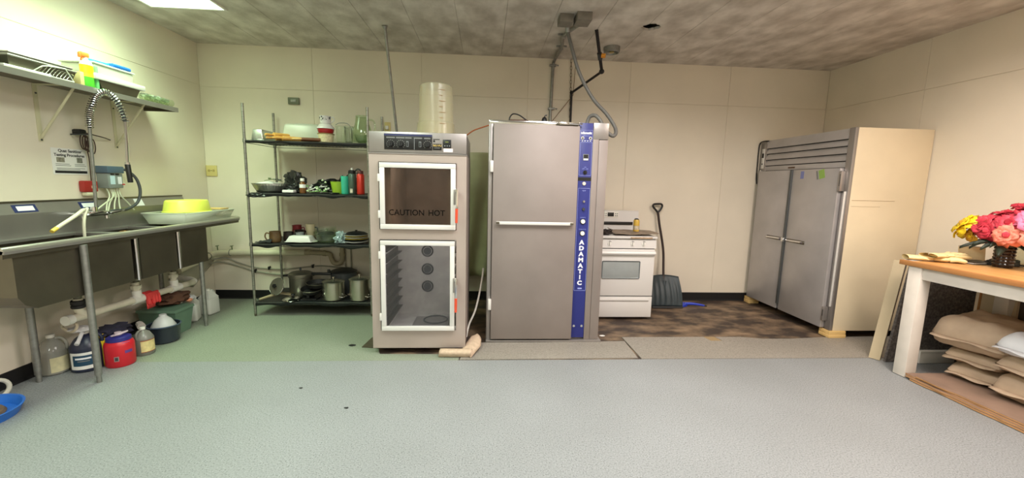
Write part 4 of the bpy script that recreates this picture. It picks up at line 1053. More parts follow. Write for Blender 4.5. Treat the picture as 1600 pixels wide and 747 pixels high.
solo('envelope', B().box(-2.09, -1.98, 4.345, 4.42, T2 + .004, T2 + .03, .003), m_paper, 'folded white envelope beside the brown bottle', 'envelope', (-2.03, 4.38, T2))
sb_ = thing('vanilla_bottle', 'small brown bottle with white cap and label', 'bottle', (-1.915, 4.42, T2))
part('body', B().lathe([(0, 0), (.03, 0), (.031, .004), (.031, .09), (.024, .108), (.015, .115), (.015, .125), (0, .125)], n=20), M('amber glass', (112, 70, 34), .2), sb_, w=False)
part('cap', B().lathe([(.019, .122), (.02, .124), (.02, .15), (.018, .153), (0, .153)], n=20), m_whitep, sb_, w=False)
part('label', B().lathe([(.0316, .055), (.0316, .09)], n=20), m_paper, sb_, w=False)
fl = thing('silk_flowers', 'bunch of white silk flowers with green leaves on the second tier', 'flowers', (-1.74, 4.45, T2))
m_sleaf = M('silk leaf', (112, 152, 88), .6, var=.2, vscale=20)
for k in range(34):
    c = Vector((-1.76 + rg.uniform(-.10, .11), 4.46 + rg.uniform(-.07, .07), T2 + .012 + abs(rg.gauss(0, .04)))); a = rg.uniform(0, 6.28)
    if k % 3 == 0:
        part('leaf', B().grid(lambda u, v, a=a, c=c: tuple(c + Vector((math.cos(a) * .055 * v - (u - .5) * .03 * math.sin(PI * v) * math.sin(a), math.sin(a) * .055 * v + (u - .5) * .03 * math.sin(PI * v) * math.cos(a), .018 * math.sin(PI * v)))), 2, 4), m_sleaf, fl, solid=.001)
    else:
        part('blossom', B().ball(c, .014, (1, 1, .8), 1, .3, 5, k), m_paper if k % 2 else M('pale green blossom', (206, 222, 184), .6), fl)
part('stem', B().tube(smooth_path([(-1.86, 4.43, T2 + .03), (-1.78, 4.44, T2 + .06), (-1.68, 4.46, T2 + .075)]), .005, 6), m_paper, fl)
part('stem', B().tube(smooth_path([(-1.84, 4.40, T2 + .012), (-1.76, 4.41, T2 + .02), (-1.68, 4.43, T2 + .018)]), .005, 6), m_sleaf, fl)
solo('lime_bowl', B().lathe([(0, 0), (.062, 0), (.08, .125), (.084, .128), (.078, .128), (.058, .006), (0, .006)], c=(-1.575, 4.50, T2), n=28), M('lime plastic', (150, 182, 48), .4), 'lime green plastic pot next to the teal cup', 'pot', (-1.575, 4.50, T2))
solo('pot_cover', B().lathe([(0, 0), (.05, 0), (.055, .006), (.05, .012), (0, .014)], c=(-1.585, 4.39, T2), n=24), m_blk, 'small black lid lying in front of the lime pot', 'lid', (-1.585, 4.39, T2))
bag('cloth_bundle', (-1.56, 4.75, T2), .10, (1.3, .7, 1.1), 3.2, 'black cloth bundle behind the lime pot', m_bag)
solo('teal_cup', B().lathe([(0, 0), (.036, 0), (.037, .003), (.040, .18), (.041, .186), (.036, .186), (.033, .01), (0, .01)], c=(-1.487, 4.44, T2), n=24), M('teal plastic', (64, 190, 158), .4), 'bright teal plastic cup beside the green tumbler', 'cup', (-1.487, 4.44, T2))
tm = thing('green_tumbler', 'tall dark green tumbler with a looped lid', 'tumbler', (-1.412, 4.44, T2))
part('body', B().lathe([(0, .0), (.036, .0), (.039, .005), (.041, .205), (.037, .212), (0, .212)], n=24), M('dark green metal', (76, 96, 84), .35, .3), tm, w=False)
part('lid', B().lathe([(.038, .212), (.04, .216), (.036, .245), (.02, .252), (0, .252)], n=24), m_blk, tm, w=False)
part('cap_button', B().lathe([(.013, .251), (.011, .272), (0, .275)], n=12), m_whitep, tm, w=False)
part('loop', B().tube(smooth_path([(.03, -.01, .235), (.06, -.01, .262), (.09, -.01, .25), (.088, -.01, .222), (.05, -.01, .22)]), .008, 8), m_blk, tm, w=False)
part('sticker', B().grid(lambda u, v: (.0405 * math.cos(-1.9 + .7 * u), .0405 * math.sin(-1.9 + .7 * u), .012 + .045 * v), 6, 2), M('cream sticker', (214, 204, 186), .6, var=.2, vscale=50), tm, w=False)
rb_ = thing('red_bottle', 'red metal water bottle next to the rack post', 'bottle', (-1.325, 4.44, T2))
part('body', B().lathe([(0, .0), (.037, .0), (.039, .005), (.039, .198), (.03, .212), (0, .212)], n=24), M('bright red metal', (206, 52, 38), .35, .2), rb_, w=False)
part('cap', B().lathe([(.03, .212), (.03, .24), (.026, .246), (0, .246)], n=20), M('maroon cap', (88, 40, 40), .5), rb_, w=False)

# ---- third tier
m_mug = M('brown glaze', (78, 56, 36), .22, rgb2=(116, 90, 58), vscale=14)
def mug(c, r, h, mat, label, ha, name='mug', n=24, lathe=None):
    t = thing(name, label, 'mug', c, 0)
    part('cup', B().lathe(lathe or [(0, 0), (r * .82, 0), (r * .98, h * .12), (r * 1.02, h * .5), (r * .95, h * .92), (r, h), (r * .9, h), (r * .9, h * .2), (0, h * .1)], n=n), mat, t, w=False)
    d = Vector((math.cos(ha), math.sin(ha), 0))
    part('mug_handle', B().tube(smooth_path([d * r * .92 + Vector((0, 0, h * .78)), d * r * 1.5 + Vector((0, 0, h * .82)), d * r * 1.7 + Vector((0, 0, h * .5)), d * r * 1.4 + Vector((0, 0, h * .2)), d * r * .95 + Vector((0, 0, h * .2))]), r * .13, 8), mat, t, w=False)
    return t
mug((-2.235, 4.45, T3), .058, .115, m_mug, 'glazed brown pottery mug at the front of the third tier', math.radians(190))
m_dark = M('black glaze', (34, 26, 24), .3)
mug((-2.12, 4.50, T3), .052, .105, m_dark, 'black mug right beside the brown pottery mug', math.radians(20))
mug((-2.05, 4.60, T3), .052, .115, m_dark, 'black mug standing behind the white casserole dish', math.radians(60))
mug((-2.11, 4.68, T3), .05, .16, M('wine red ceramic', (110, 34, 38), .35, var=.25, vscale=30), 'wine red patterned mug behind the black mugs', math.radians(0), 'wine_mug')
solo('grey_cup', B().lathe([(0, 0), (.03, 0), (.042, .10), (.038, .10), (.027, .006), (0, .006)], c=(-2.00, 4.50, T3), n=20), m_grey, 'grey cup between black mugs and white dish', 'cup', (-2.0, 4.5, T3))
t = thing('beige_tumbler', 'beige insulated cup standing behind the white casserole dish', 'cup', (-1.955, 4.66, T3))
part('body', B().lathe([(0, 0), (.038, 0), (.05, .16), (.045, .175), (0, .176)], n=24), M('beige plastic', (186, 172, 140), .5), t, w=False)
part('grip', B().tube(smooth_path([(.046, 0, .14), (.075, 0, .13), (.075, 0, .06), (.042, 0, .045)]), .007, 8), m_dgrey, t, w=False)
cs = thing('casserole_dish', 'white casserole dish upside down on its plate', 'dish', (-1.955, 4.43, T3))
part('dish', frustum((-1.965, 4.44, T3 + .016), .26, .15, .20, .10, .058), m_white, cs)
part('rim', B().box(-2.10, -1.825, 4.36, 4.52, T3 + .010, T3 + .018, .003), m_white, cs)
part('plate', B().lathe([(0, 0), (.10, 0), (.145, .009), (.143, .011), (0, .004)], c=(-1.945, 4.45, T3), n=32, sy=.62), M('pale green glass', (196, 206, 180), .3), cs)
gb = thing('glass_casserole', 'round clear glass casserole with domed lid', 'casserole', (-1.715, 4.50, T3))
part('bowl', B().lathe([(0, .0), (.085, .0), (.105, .02), (.112, .085), (.106, .085), (.098, .022), (0, .008)], n=32), m_glass_g, gb, w=False)
part('lid', B().lathe([(.112, .087), (.10, .10), (.06, .122), (.02, .13), (0, .13)], n=32), m_glass, gb, w=False)
part('lid_rim', B().tube(arc((0, 0, .087), .112, 0, 2 * PI, 32, 'xy')[:-1], .004, 6, closed=True), m_glass_g, gb, w=False)
part('knob', B().lathe([(.008, .13), (.016, .142), (.012, .15), (0, .152)], n=14), m_glass_g, gb, w=False)
t = thing('glass_bowls', 'nested clear glass bowls behind the glass casserole', 'bowl', (-1.80, 4.68, T3))
part('bowl', B().lathe(bowl_prof(.05, .13, .10), n=28), m_glass_g, t, w=False); part('inner_bowl', B().lathe(bowl_prof(.045, .115, .10), c=(0, 0, .04), n=28), m_glass, t, w=False)
bag('clear_bag', (-1.545, 4.42, T3), .068, (.85, .7, 1.15), 8.4, 'crumpled clear plastic bag next to the plate stack', M('crinkled cellophane', (150, 170, 172), .2, .2, var=.4, vscale=26), .35)
PXc, PYc = -1.395, 4.47
pz = T3
for k, (m_, lab, r, hh) in enumerate(((m_white, 'thick white plate at the bottom of the plate stack', .125, .022), (m_blk, 'black plate second from the bottom of the stack', .13, .014), (M('yellow rimmed china', (206, 178, 66), .3), 'yellow plate in the plate stack', .122, .014),
                            (m_white, 'white plate lying on the yellow plate', .124, .013), (M('mustard china', (190, 160, 70), .3), 'mustard plate near the top of the stack', .122, .012), (M('ivory china', (226, 220, 200), .3), 'ivory plate topmost in the plate stack', .126, .013))):
    solo('plate', B().lathe([(0, 0), (r * .62, 0), (r * .72, hh * .3), (r, hh * .8), (r, hh), (r * .7, hh * .75), (0, hh * .75)], c=(PXc, PYc, pz), n=36), m_, lab, 'plate', (PXc, PYc, pz), 'plates stacked on the third tier')
    pz += hh + .0008
t = thing('pan_cover', 'black pan lid with knob on top of the plate stack', 'lid', (PXc, PYc, pz))
part('dome', B().lathe([(.12, .0), (.122, .004), (.09, .022), (.04, .032), (0, .033)], n=32), m_blk, t, w=False)
part('knob', B().lathe([(.008, .032), (.016, .044), (0, .048)], n=14), m_blk, t, w=False)
solo('rag', B().grid(lambda u, v: (-2.40 + .16 * u, 4.36 + .12 * v, T3 + .006 + .05 * u * u * (1 - abs(2 * v - 1)) + .004 * math.sin(12 * u + 9 * v)), 12, 10), M('black cloth', (30, 32, 34), .85), 'black cloth folded at the post end of the third tier', 'cloth', (-2.32, 4.42, T3), solid=.004)

# ---- bottom tier
m_pot = M('brushed pot steel', (186, 182, 168), .25, .95, var=.06, vscale=6)
def stockpot(c, r, h, label, lid=True, mat=None, ring=True):
    mat = mat or m_pot
    t = thing('stock_pot', label, 'pot', c)
    part('wall', B().lathe([(0, 0), (r * .95, 0), (r, .006), (r, h), (r + .006, h + .003), (r - .004, h + .004), (r - .004, .01), (0, .008)], n=40), mat, t, w=False)
    if lid:
        l_ = part('lid', B().lathe([(r + .006, h + .004), (r + .006, h + .012), (r * .8, h + .024), (r * .3, h + .034), (0, h + .034)], n=40), mat, t, w=False)
        part('knob', B().lathe([(.007, h + .034), (.006, h + .046), (.016, h + .052), (.014, h + .06), (0, h + .062)], n=16), mat, l_, w=False)
    for s in (-.35, PI - .35):
        d = Vector((math.cos(s), math.sin(s), 0)); p = Vector((-d.y, d.x, 0))
        part('side_handle', B().tube(smooth_path([d * (r - .002) + p * .045 + Vector((0, 0, h * .22)), d * (r + .03) + p * .035 + Vector((0, 0, h * .2)), d * (r + .034) + Vector((0, 0, h * .2)), d * (r + .03) - p * .035 + Vector((0, 0, h * .2)), d * (r - .002) - p * .045 + Vector((0, 0, h * .22))]), .005, 8), m_chrome, t, w=False)
    return t
stockpot((-1.655, 4.47, T4), .112, .185, 'lidded steel stock pot in the middle of the bottom tier', True)
stockpot((-1.372, 4.46, T4), .106, .22, 'lidded steel stock pot next to the oven on the bottom tier', True)
t = thing('dark_pot', 'dark enamel pot behind the steel stock pot', 'pot', (-1.64, 4.76, T4))
part('wall', B().lathe([(0, 0), (.13, 0), (.14, .01), (.142, .24), (.148, .245), (.136, .245), (.134, .012), (0, .01)], n=36), m_dgrey, t, w=False)
part('lid', B().lathe([(.146, .246), (.146, .252), (.10, .272), (0, .282)], n=36), m_blk, t, w=False)
pc = thing('pressure_cooker', 'old pressure cooker with black long handle on the bottom tier', 'pressure cooker', (-2.085, 4.66, T4))
m_cook = M('dull cooker aluminium', (120, 116, 104), .4, .8, var=.12, vscale=10)
part('pot', B().lathe([(0, 0), (.115, 0), (.122, .01), (.122, .20), (.13, .205), (.13, .225), (0, .226)], n=36), m_cook, pc, w=False)
part('lid', B().lathe([(.13, .226), (.128, .24), (.10, .255), (.04, .264), (0, .265)], n=36), m_cook, pc, w=False)
part('weight', B().lathe([(.006, .265), (.006, .278), (.013, .28), (.012, .30), (.005, .308), (0, .309)], n=14), m_dgrey, pc, w=False)
part('long_handle', B().box(.12, .34, -.02, .02, .222, .25, .007), m_blk, pc, w=False)
part('handle_stop', B().box(.30, .325, -.015, .015, .25, .285, .004), m_blk, pc, w=False)
part('side_grip', B().box(-.185, -.125, -.03, .03, .205, .225, .006), m_blk, pc, w=False)
sk = thing('pan_cover', 'round pan lid with black knob propped up at the rack post', 'lid', (-2.25, 4.46, T4))
rot = Matrix.Rotation(math.radians(68), 3, 'X') @ Matrix.Identity(3); rot = Matrix.Rotation(math.radians(-22), 3, 'Z') @ rot
part('disc', B().lathe([(.088, 0), (.094, .004), (.092, .010), (.06, .014), (0, .016), (0, .012), (.06, .010), (.086, .005)], c=(-2.25, 4.46, T4 + .135), n=32, rot=rot), M('tinted lid glass', (112, 108, 96), .25, .4), sk)
part('rim', B().tube([Vector((-2.25, 4.46, T4 + .135)) + rot @ Vector((.093 * math.cos(a_ * PI / 18), .093 * math.sin(a_ * PI / 18), .006)) for a_ in range(36)], .004, 6, closed=True), m_chrome, sk)
part('knob', B().lathe([(.008, .014), (.012, .03), (.024, .038), (.02, .048), (0, .05)], c=(-2.25, 4.46, T4 + .135), n=16, rot=rot), m_blk, sk)
t = thing('wooden_paddle', 'long pale wooden paddle handle on the bottom tier', 'paddle', (-2.33, 4.42, T4))
part('handle', B().tube(smooth_path([(-2.40, 4.375, T4 + .014), (-2.34, 4.42, T4 + .03), (-2.24, 4.50, T4 + .055)]), [.012 + .0004 * k for k in range(13)], 10), M('greyed wood', (150, 136, 104), .6), t)
part('paddle_blade', B().hexa([(-2.25, 4.48, T4 + .045), (-2.10, 4.55, T4 + .002), (-2.12, 4.61, T4 + .002), (-2.26, 4.53, T4 + .045), (-2.25, 4.48, T4 + .06), (-2.10, 4.55, T4 + .014), (-2.12, 4.61, T4 + .014), (-2.26, 4.53, T4 + .06)]), MATS['greyed wood'], t, smooth=False)
t = thing('pan_cover', 'shiny steel pan lid lying flat before the pressure cooker', 'lid', (-2.075, 4.43, T4))
part('dome', B().lathe([(.10, .0), (.106, .003), (.10, .008), (.07, .024), (.02, .032), (0, .032)], n=36), m_chrome, t, w=False)
part('knob', B().lathe([(.01, .032), (.01, .045), (.022, .052), (.018, .062), (0, .064)], n=16), m_blk, t, w=False)
def skillet(c, r, rz, tiltx, label):
    t = thing('frying_pan', label, 'frying pan', c, rz, 'frying pans on the bottom tier'); t.rotation_euler = (tiltx, 0, rz)
    part('pan', B().lathe([(0, 0), (r * .82, 0), (r, .045), (r - .004, .045), (r * .80, .005), (0, .005)], n=36), m_blkr, t, w=False)
    part('rim', B().tube(arc((0, 0, .045), r, 0, 2 * PI, 36, 'xy')[:-1], .003, 6, closed=True), m_steel_d, t, w=False)
    part('handle', B().tube(smooth_path([(r * .97, 0, .036), (r + .08, 0, .055), (r + .19, 0, .06)]), [.010] * 5 + [.012] * 8, 10), m_blk, t, w=False)
skillet((-1.90, 4.50, T4 + .065), .115, math.radians(8), math.radians(10), 'black frying pan resting on the shiny lid')
skillet((-1.86, 4.56, T4 + .115), .12, math.radians(30), math.radians(4), 'upper black frying pan with handle towards the stock pot')
solo('black_trivet', B().box(-1.98, -1.82, 4.40, 4.52, T4, T4 + .012, .004).box(-1.93, -1.90, 4.42, 4.45, T4 + .012, T4 + .06, .004).box(-1.93, -1.90, 4.55, 4.58, T4 + .0, T4 + .06, .004), m_blk, 'black trivet holding up the frying pans', 'trivet', (-1.9, 4.46, T4))
# ================================================================ three compartment sink
sk = thing('steel_sink', 'long stainless three compartment sink on tube legs along the wall', 'sink', (-2.98, 3.58, 0))
KX0, KX1 = -3.235, -2.72          # wall side, front
KY0, KY1 = 2.44, 4.72
ZR, ZD = 1.030, 1.012             # rim top, deck
bowls = [(2.50, 3.295), (3.37, 3.752), (3.800, 4.15)]
m_sinkin = m_steel_d
# deck: strips around the bowls
b = B()
BX0, BX1 = -3.13, -2.765
b.box(BX1, KX1 + .008, KY0, KY1 - .06, ZD - .018, ZD); b.box(KX0, BX0, KY0, KY1 - .06, ZD - .018, ZD)
ye = [KY0] + [v for p in bowls for v in p] + [KY1 - .06]
for a, c in ((ye[0], ye[1]), (ye[2], ye[3]), (ye[4], ye[5]), (ye[6], ye[7])): b.box(BX0, BX1, a, c, ZD - .018, ZD)
part('deck', b, m_steel, sk, smooth=False)
part('rolled_rim', B().tube([(KX1 - .014, KY0 + .0, ZR - .014), (KX1 - .014, KY1 - .05, ZR - .014), (KX1 - .05, KY1 - .012, ZR - .014), (KX0 + .02, KY1 - .012, ZR - .016)], .0185, 12), M('bright sink rim', (206, 204, 196), .28, .8), sk)
part('front_apron', B().prism([(KX1 - .03, ZR - .014), (KX1 - .001, ZR - .016), (KX1 - .004, .968), (KX1 - .03, .968)], 'y', KY0, KY1 - .06), m_steel_d, sk, smooth=False)
part('end_apron', B().box(KX0 + .02, KX1 - .04, KY1 - .07, KY1 - .05, .985, ZD, .002), m_steel_d, sk)
def sbowl(y0, y1, ch):
    b = B(); zb_ = .635; t = .008
    poly = [(y0, ZD - .019), (y1, ZD - .019), (y1, zb_), (y0 + ch, zb_), (y0 + ch * .35, zb_ + .035), (y0, zb_ + ch * .9)] if ch else [(y0, ZD - .019), (y1, ZD - .019), (y1, zb_), (y0, zb_)]
    b.prism(poly, 'x', BX1 + .018, BX1 + .026)                         # front wall
    b.prism(poly, 'x', BX0 - .026, BX0 - .018)                         # back wall
    X0, X1 = BX0 - .018, BX1 + .018
    lo = poly[1:] + poly[:1]
    for p, q in zip(lo[:-1], lo[1:]):
        v = Vector((q[0] - p[0], q[1] - p[1])); n = Vector((-v.y, v.x)).normalized() * t
        if n.dot(Vector(((y0 + y1) / 2 - p[0], .85 - p[1]))) < 0: n = -n
        b.hexa([(X0, p[0], p[1]), (X1, p[0], p[1]), (X1, q[0], q[1]), (X0, q[0], q[1]), (X0, p[0] + n.x, p[1] + n.y), (X1, p[0] + n.x, p[1] + n.y), (X1, q[0] + n.x, q[1] + n.y), (X0, q[0] + n.x, q[1] + n.y)])
    return part('basin', b, m_sinkin, sk, smooth=False)
for k, (a, c) in enumerate(bowls): sbowl(a, c, .10 if k == 0 else 0)
# backsplash with folded back top
part('backsplash', B().prism([(-3.235, ZD - .01), (-3.215, ZD - .01), (-3.205, 1.175), (-3.24, 1.250), (-3.252, 1.250), (-3.245, 1.175)], 'y', KY0 - .4, 4.578), m_steel, sk, smooth=False)
part('splash_cap', B().box(-3.2525, -3.236, KY0 - .4, 4.579, 1.250, 1.262), m_steel_d, sk, smooth=False)
m_navy = M('navy sticker', (34, 44, 96), .5)
def slant(y0, y1, f0, f1, m, parent, off=.0012):
    P = lambda f: (-3.205 + (-3.24 + 3.205) * f, 1.175 + .075 * f)
    (xa, za), (xb, zb2) = P(f0), P(f1)
    n = Vector((.075, .035)).normalized() * off
    b = B().hexa([(xa + n.x * .2, y0, za + n.y * .2), (xa + n.x * .2, y1, za + n.y * .2), (xb + n.x * .2, y1, zb2 + n.y * .2), (xb + n.x * .2, y0, zb2 + n.y * .2), (xa + n.x, y0, za + n.y), (xa + n.x, y1, za + n.y), (xb + n.x, y1, zb2 + n.y), (xb + n.x, y0, zb2 + n.y)])
    return part('sticker', b, m, parent, smooth=False)
for y in (3.06, 3.52):
    s1 = slant(y - .075, y + .075, .12, .82, m_navy, sk); slant(y - .052, y + .056, .26, .68, m_whiteink, s1, .002)
slant(3.96, 4.05, .05, .9, m_whiteink, sk)
# legs
def leg(x, y, z1, r=.0205, z0=0.0):
    l_ = part('leg', B().cyl((x, y, z0 + .055), (x, y, z1), r, n=16), m_galv, sk)
    part('leg_foot', B().cyl((x, y, -.001 + z0), (x, y, z0 + .075), r * .72, n=14), m_galv, l_)
leg(-2.712, 2.893, .985); leg(-3.12, 2.905, .64); leg(-2.74, 4.045, .64, .019); leg(-3.12, 4.045, .64, .019)
for y in (3.333, 3.776):
    part('support_stub', B().cyl((-2.738, y, .636), (-2.738, y, .986), .0145, n=14), m_chrome, sk)
# basin drains
for y in (3.06, 3.56, 3.975):
    part('basin_drain', B().lathe([(.048, .634), (.03, .60), (.022, .56), (0, .56)], c=(-2.95, y, 0), n=20), m_steel_d, sk)

# pre rinse tap
tp = thing('spray_tap', 'pre rinse spray tap with sprung hose over the sink', 'tap', (-3.13, 3.46, 1.03))
FXx = -3.12
part('riser', B().tube([(FXx, 3.468, 1.16), (FXx + .015, 3.465, 1.50), (-3.085, 3.452, 1.82)], .0115, 12), m_galv, tp)
arcp = smooth_path([(-3.085, 3.452, 1.82), (-3.06, 3.43, 1.90), (-3.02, 3.412, 1.97), (-2.975, 3.405, 2.045), (-2.93, 3.42, 2.084), (-2.905, 3.46, 2.066), (-2.885, 3.50, 1.985), (-2.872, 3.518, 1.88)], 14)
spg = part('hose_core', B().tube(arcp, .013, 10), m_dgrey, tp)
# helix spring
hp = []
A = [Vector(p) for p in arcp]; tot = len(A) - 1; turns = 34
for i in range(turns * 10 + 1):
    t = i / (turns * 10) * tot; k = min(int(t), tot - 1); p = A[k].lerp(A[k + 1], t - k); d = (A[k + 1] - A[k]).normalized()
    s = Vector((1, 0, 0)); s = (s - d * s.dot(d)).normalized(); n = d.cross(s); a = i / 10 * 2 * PI
    hp.append(p + (s * math.cos(a) + n * math.sin(a)) * .0225)
part('spring', B().tube(hp, .0045, 6), m_chrome, tp)
part('drop_tube', B().tube([(-2.872, 3.518, 1.88), (-2.87, 3.510, 1.705), (-2.87, 3.497, 1.545)], .0105, 10), m_chrome, tp)
part('spray_grip', B().tube([(-2.87, 3.497, 1.555), (-2.87, 3.497, 1.54), (-2.87, 3.508, 1.40)], [.012, .0185, .0175], 12), m_blk, tp)
part('spray_ring', B().tube([(-2.87, 3.498, 1.56), (-2.87, 3.497, 1.54)], .017, 12), m_chrome, tp)
part('wall_bracket', B().tube([(-3.092, 3.455, 1.765), (-3.245, 3.47, 1.765)], .006, 8), m_dgrey, tp)
vb = part('valve_body', B().tube([(-3.125, 3.36, 1.145), (-3.125, 3.56, 1.145)], .022, 14).tube([(FXx, 3.447, 1.145), (FXx, 3.447, 1.20)], .019, 12), m_chrome, tp)
for y in (3.36, 3.56):
    part('valve_stem', B().tube([(-3.21, y, 1.145), (-3.10, y, 1.145)], .017, 12).tube([(-3.125, y, 1.145), (-3.125, y, 1.10)], .014, 10), m_chrome, vb)
    part('lever', B().tube([(-3.095, y, 1.145), (-3.07, y + .03, 1.155), (-3.055, y + .09, 1.165)], [.012, .009, .007], 8), m_chrome, vb)
part('spout', B().tube(smooth_path([(-3.09, 3.36, 1.165), (-3.04, 3.28, 1.19), (-2.99, 3.16, 1.155), (-2.96, 3.02, 1.10), (-2.955, 2.975, 1.078)]), .0125, 10), m_offw, tp)
part('spout_tip', B().cyl((-2.956, 2.985, 1.083), (-2.95, 2.945, 1.065), .0135, .013, 12), M('yellow tip', (226, 196, 84), .5), tp)
part('drain_hose', B().tube(smooth_path([(-3.05, 3.32, 1.20), (-3.03, 3.27, 1.14), (-3.02, 3.245, 1.06), (-3.02, 3.24, .92)]), .010, 8), m_offw, tp)

# chemical dispenser with tubes
dp = thing('soap_dispenser', 'grey chemical dispenser box mounted on the wall above the tap', 'dispenser', (-3.2, 3.72, 1.33))
part('housing', B().box(-3.253, -3.16, 3.648, 3.79, 1.345, 1.47, .006), M('grey dispenser', (138, 146, 142), .5), dp)
part('cover', B().box(-3.253, -3.15, 3.64, 3.798, 1.472, 1.53, .006), M('slate blue cover', (84, 104, 122), .5), dp)
part('label_plate', B().box(-3.1605, -3.1585, 3.668, 3.712, 1.378, 1.45), M('pale blue label', (200, 226, 236), .5), dp, smooth=False)
part('label_plate', B().box(-3.1605, -3.1585, 3.738, 3.775, 1.38, 1.442), m_whiteink, dp, smooth=False)
for y, m_ in ((3.69, m_blk), (3.735, m_blk)): part('clip', B().box(-3.162, -3.155, y - .016, y + .016, 1.457, 1.470, .002), m_, dp)
part('red_tab', B().box(-3.161, -3.152, 3.776, 3.798, 1.372, 1.382, .002), m_red, dp)
m_tubec = M('clear tubing', (212, 216, 190), .3)
for k, (y, ye_, ze) in enumerate(((3.66, 3.58, 1.12), (3.69, 3.60, 1.14), (3.72, 3.66, 1.13), (3.745, 3.72, 1.16), (3.77, 3.86, 1.15), (3.70, 3.50, 1.17))):
    part('tubing', B().tube(smooth_path([(-3.19, y, 1.347), (-3.17, y - .005, 1.28), (-3.165, (y + ye_) / 2, 1.22), (-3.15, ye_, ze)]), .0055, 7), m_tubec, dp)
part('supply_hose', B().tube(smooth_path([(-3.19, 3.797, 1.505), (-3.16, 3.83, 1.50), (-3.12, 3.875, 1.43), (-3.10, 3.88, 1.32), (-3.10, 3.84, 1.22), (-3.11, 3.74, 1.165), (-3.12, 3.62, 1.16), (-3.125, 3.575, 1.145)]), .0115, 10), m_dgrey, dp)
part('hose_end', B().tube([(-3.19, 3.79, 1.505), (-3.175, 3.818, 1.503)], .014, 10), M('copper end', (120, 76, 62), .4, .5), dp)

rc = thing('red_test_box', 'small red box hanging on the wall beside the dispenser', 'box', (-3.23, 3.545, 1.30))
part('case', B().box(-3.253, -3.205, 3.49, 3.605, 1.315, 1.405, .010), M('dull red plastic', (168, 44, 40), .5), rc)
part('base', B().box(-3.25, -3.21, 3.505, 3.60, 1.285, 1.314, .006), M('cream base', (226, 220, 190), .5), rc)
part('print', B().box(-3.2055, -3.2045, 3.545, 3.59, 1.345, 1.366), M('pale print', (222, 180, 160), .6), rc, smooth=False)
ts = thing('test_strip_poster', 'printed sanitizer testing notice taped to the wall above the sink', 'poster', (-3.253, 3.445, 1.45))
part('sheet', B().box(-3.2535, -3.2515, 3.312, 3.582, 1.452, 1.652), m_paper, ts, smooth=False)
text('heading', 'Quat Sanitizer', .030, m_inkblack, ts, (-3.2512, 3.455, 1.632), FROM_LEFT_WALL, 1.05, bold=.0008)
text('heading', 'Testing Procedures', .030, m_inkblack, ts, (-3.2512, 3.448, 1.600), FROM_LEFT_WALL, 1.0, bold=.0008)
part('picture', B().box(-3.2517, -3.2508, 3.345, 3.405, 1.545, 1.582), M('print photo a', (140, 136, 120), .7, var=.4, vscale=60), ts, smooth=False)
part('picture', B().box(-3.2517, -3.2508, 3.50, 3.545, 1.545, 1.585), M('print photo b', (128, 128, 116), .7, var=.4, vscale=60), ts, smooth=False)
b = B()
for k, (y0, y1, z) in enumerate(((3.335, 3.44, 1.53), (3.335, 3.45, 1.518), (3.48, 3.56, 1.53), (3.48, 3.57, 1.518), (3.34, 3.56, 1.498), (3.34, 3.52, 1.488))): b.box(-3.2517, -3.2510, y0, y1, z, z + .004)
part('text_lines', b, m_inkgrey, ts, smooth=False, kind='stuff')
part('black_band', B().box(-3.2517, -3.2508, 3.325, 3.575, 1.462, 1.482), m_inkblack, ts, smooth=False)
cd = thing('plug_and_cord', 'dark plug with bundled brown cord on the wall above notice', 'cord', (-3.23, 3.53, 1.7))
part('plug', B().box(-3.254, -3.19, 3.485, 3.545, 1.765, 1.81, .012), m_blkr, cd)
m_cord = M('brown cord', (66, 44, 34), .5)
for k in range(5):
    part('cord_loop', B().tube([(-3.215 + .006 * k, 3.56 + .024 * math.cos(a_ * PI / 10) + .012 * k - .03, 1.715 + .06 * math.sin(a_ * PI / 10) - .008 * k) for a_ in range(20)], .004, 6, closed=True), m_cord, cd)
part('cord', B().tube(smooth_path([(-3.22, 3.545, 1.79), (-3.20, 3.62, 1.775), (-3.215, 3.72, 1.765), (-3.24, 3.80, 1.755)]), .0045, 6), m_cord, cd)
part('cord', B().tube(smooth_path([(-3.215, 3.555, 1.66), (-3.225, 3.575, 1.58), (-3.23, 3.578, 1.45), (-3.235, 3.585, 1.33), (-3.225, 3.605, 1.265)]), .004, 6), m_cord, cd)

# food tray with yellow tub on the drainboard
tr = thing('clear_tray', 'clear plastic tray full of odds and ends on the drainboard', 'tray', (-2.95, 4.30, 1.012))
def troughgrid(x0, x1, y0, y1, z0, z1, fl):
    b = B()
    c0 = [(x0, y0), (x1, y0), (x1, y1), (x0, y1)]
    lo = [(x0 + fl, y0 + fl, z0), (x1 - fl, y0 + fl, z0), (x1 - fl, y1 - fl, z0), (x0 + fl, y1 - fl, z0)]
    hi = [(x0, y0, z1), (x1, y0, z1), (x1, y1, z1), (x0, y1, z1)]
    v0 = [b.bm.verts.new(p) for p in lo]; v1 = [b.bm.verts.new(p) for p in hi]
    b.bm.faces.new(v0[::-1])
    for i in range(4): b.bm.faces.new((v0[i], v0[(i + 1) % 4], v1[(i + 1) % 4], v1[i]))
    return b
part('body', troughgrid(-3.15, -2.765, 3.93, 4.66, 1.0135, 1.112, .035), m_tubp2, tr, solid=.003)
part('lip', B().tube([(-3.15, 3.93, 1.112), (-2.765, 3.93, 1.112), (-2.765, 4.66, 1.112), (-3.15, 4.66, 1.112)], .006, 8, closed=True), m_tubp2, tr)
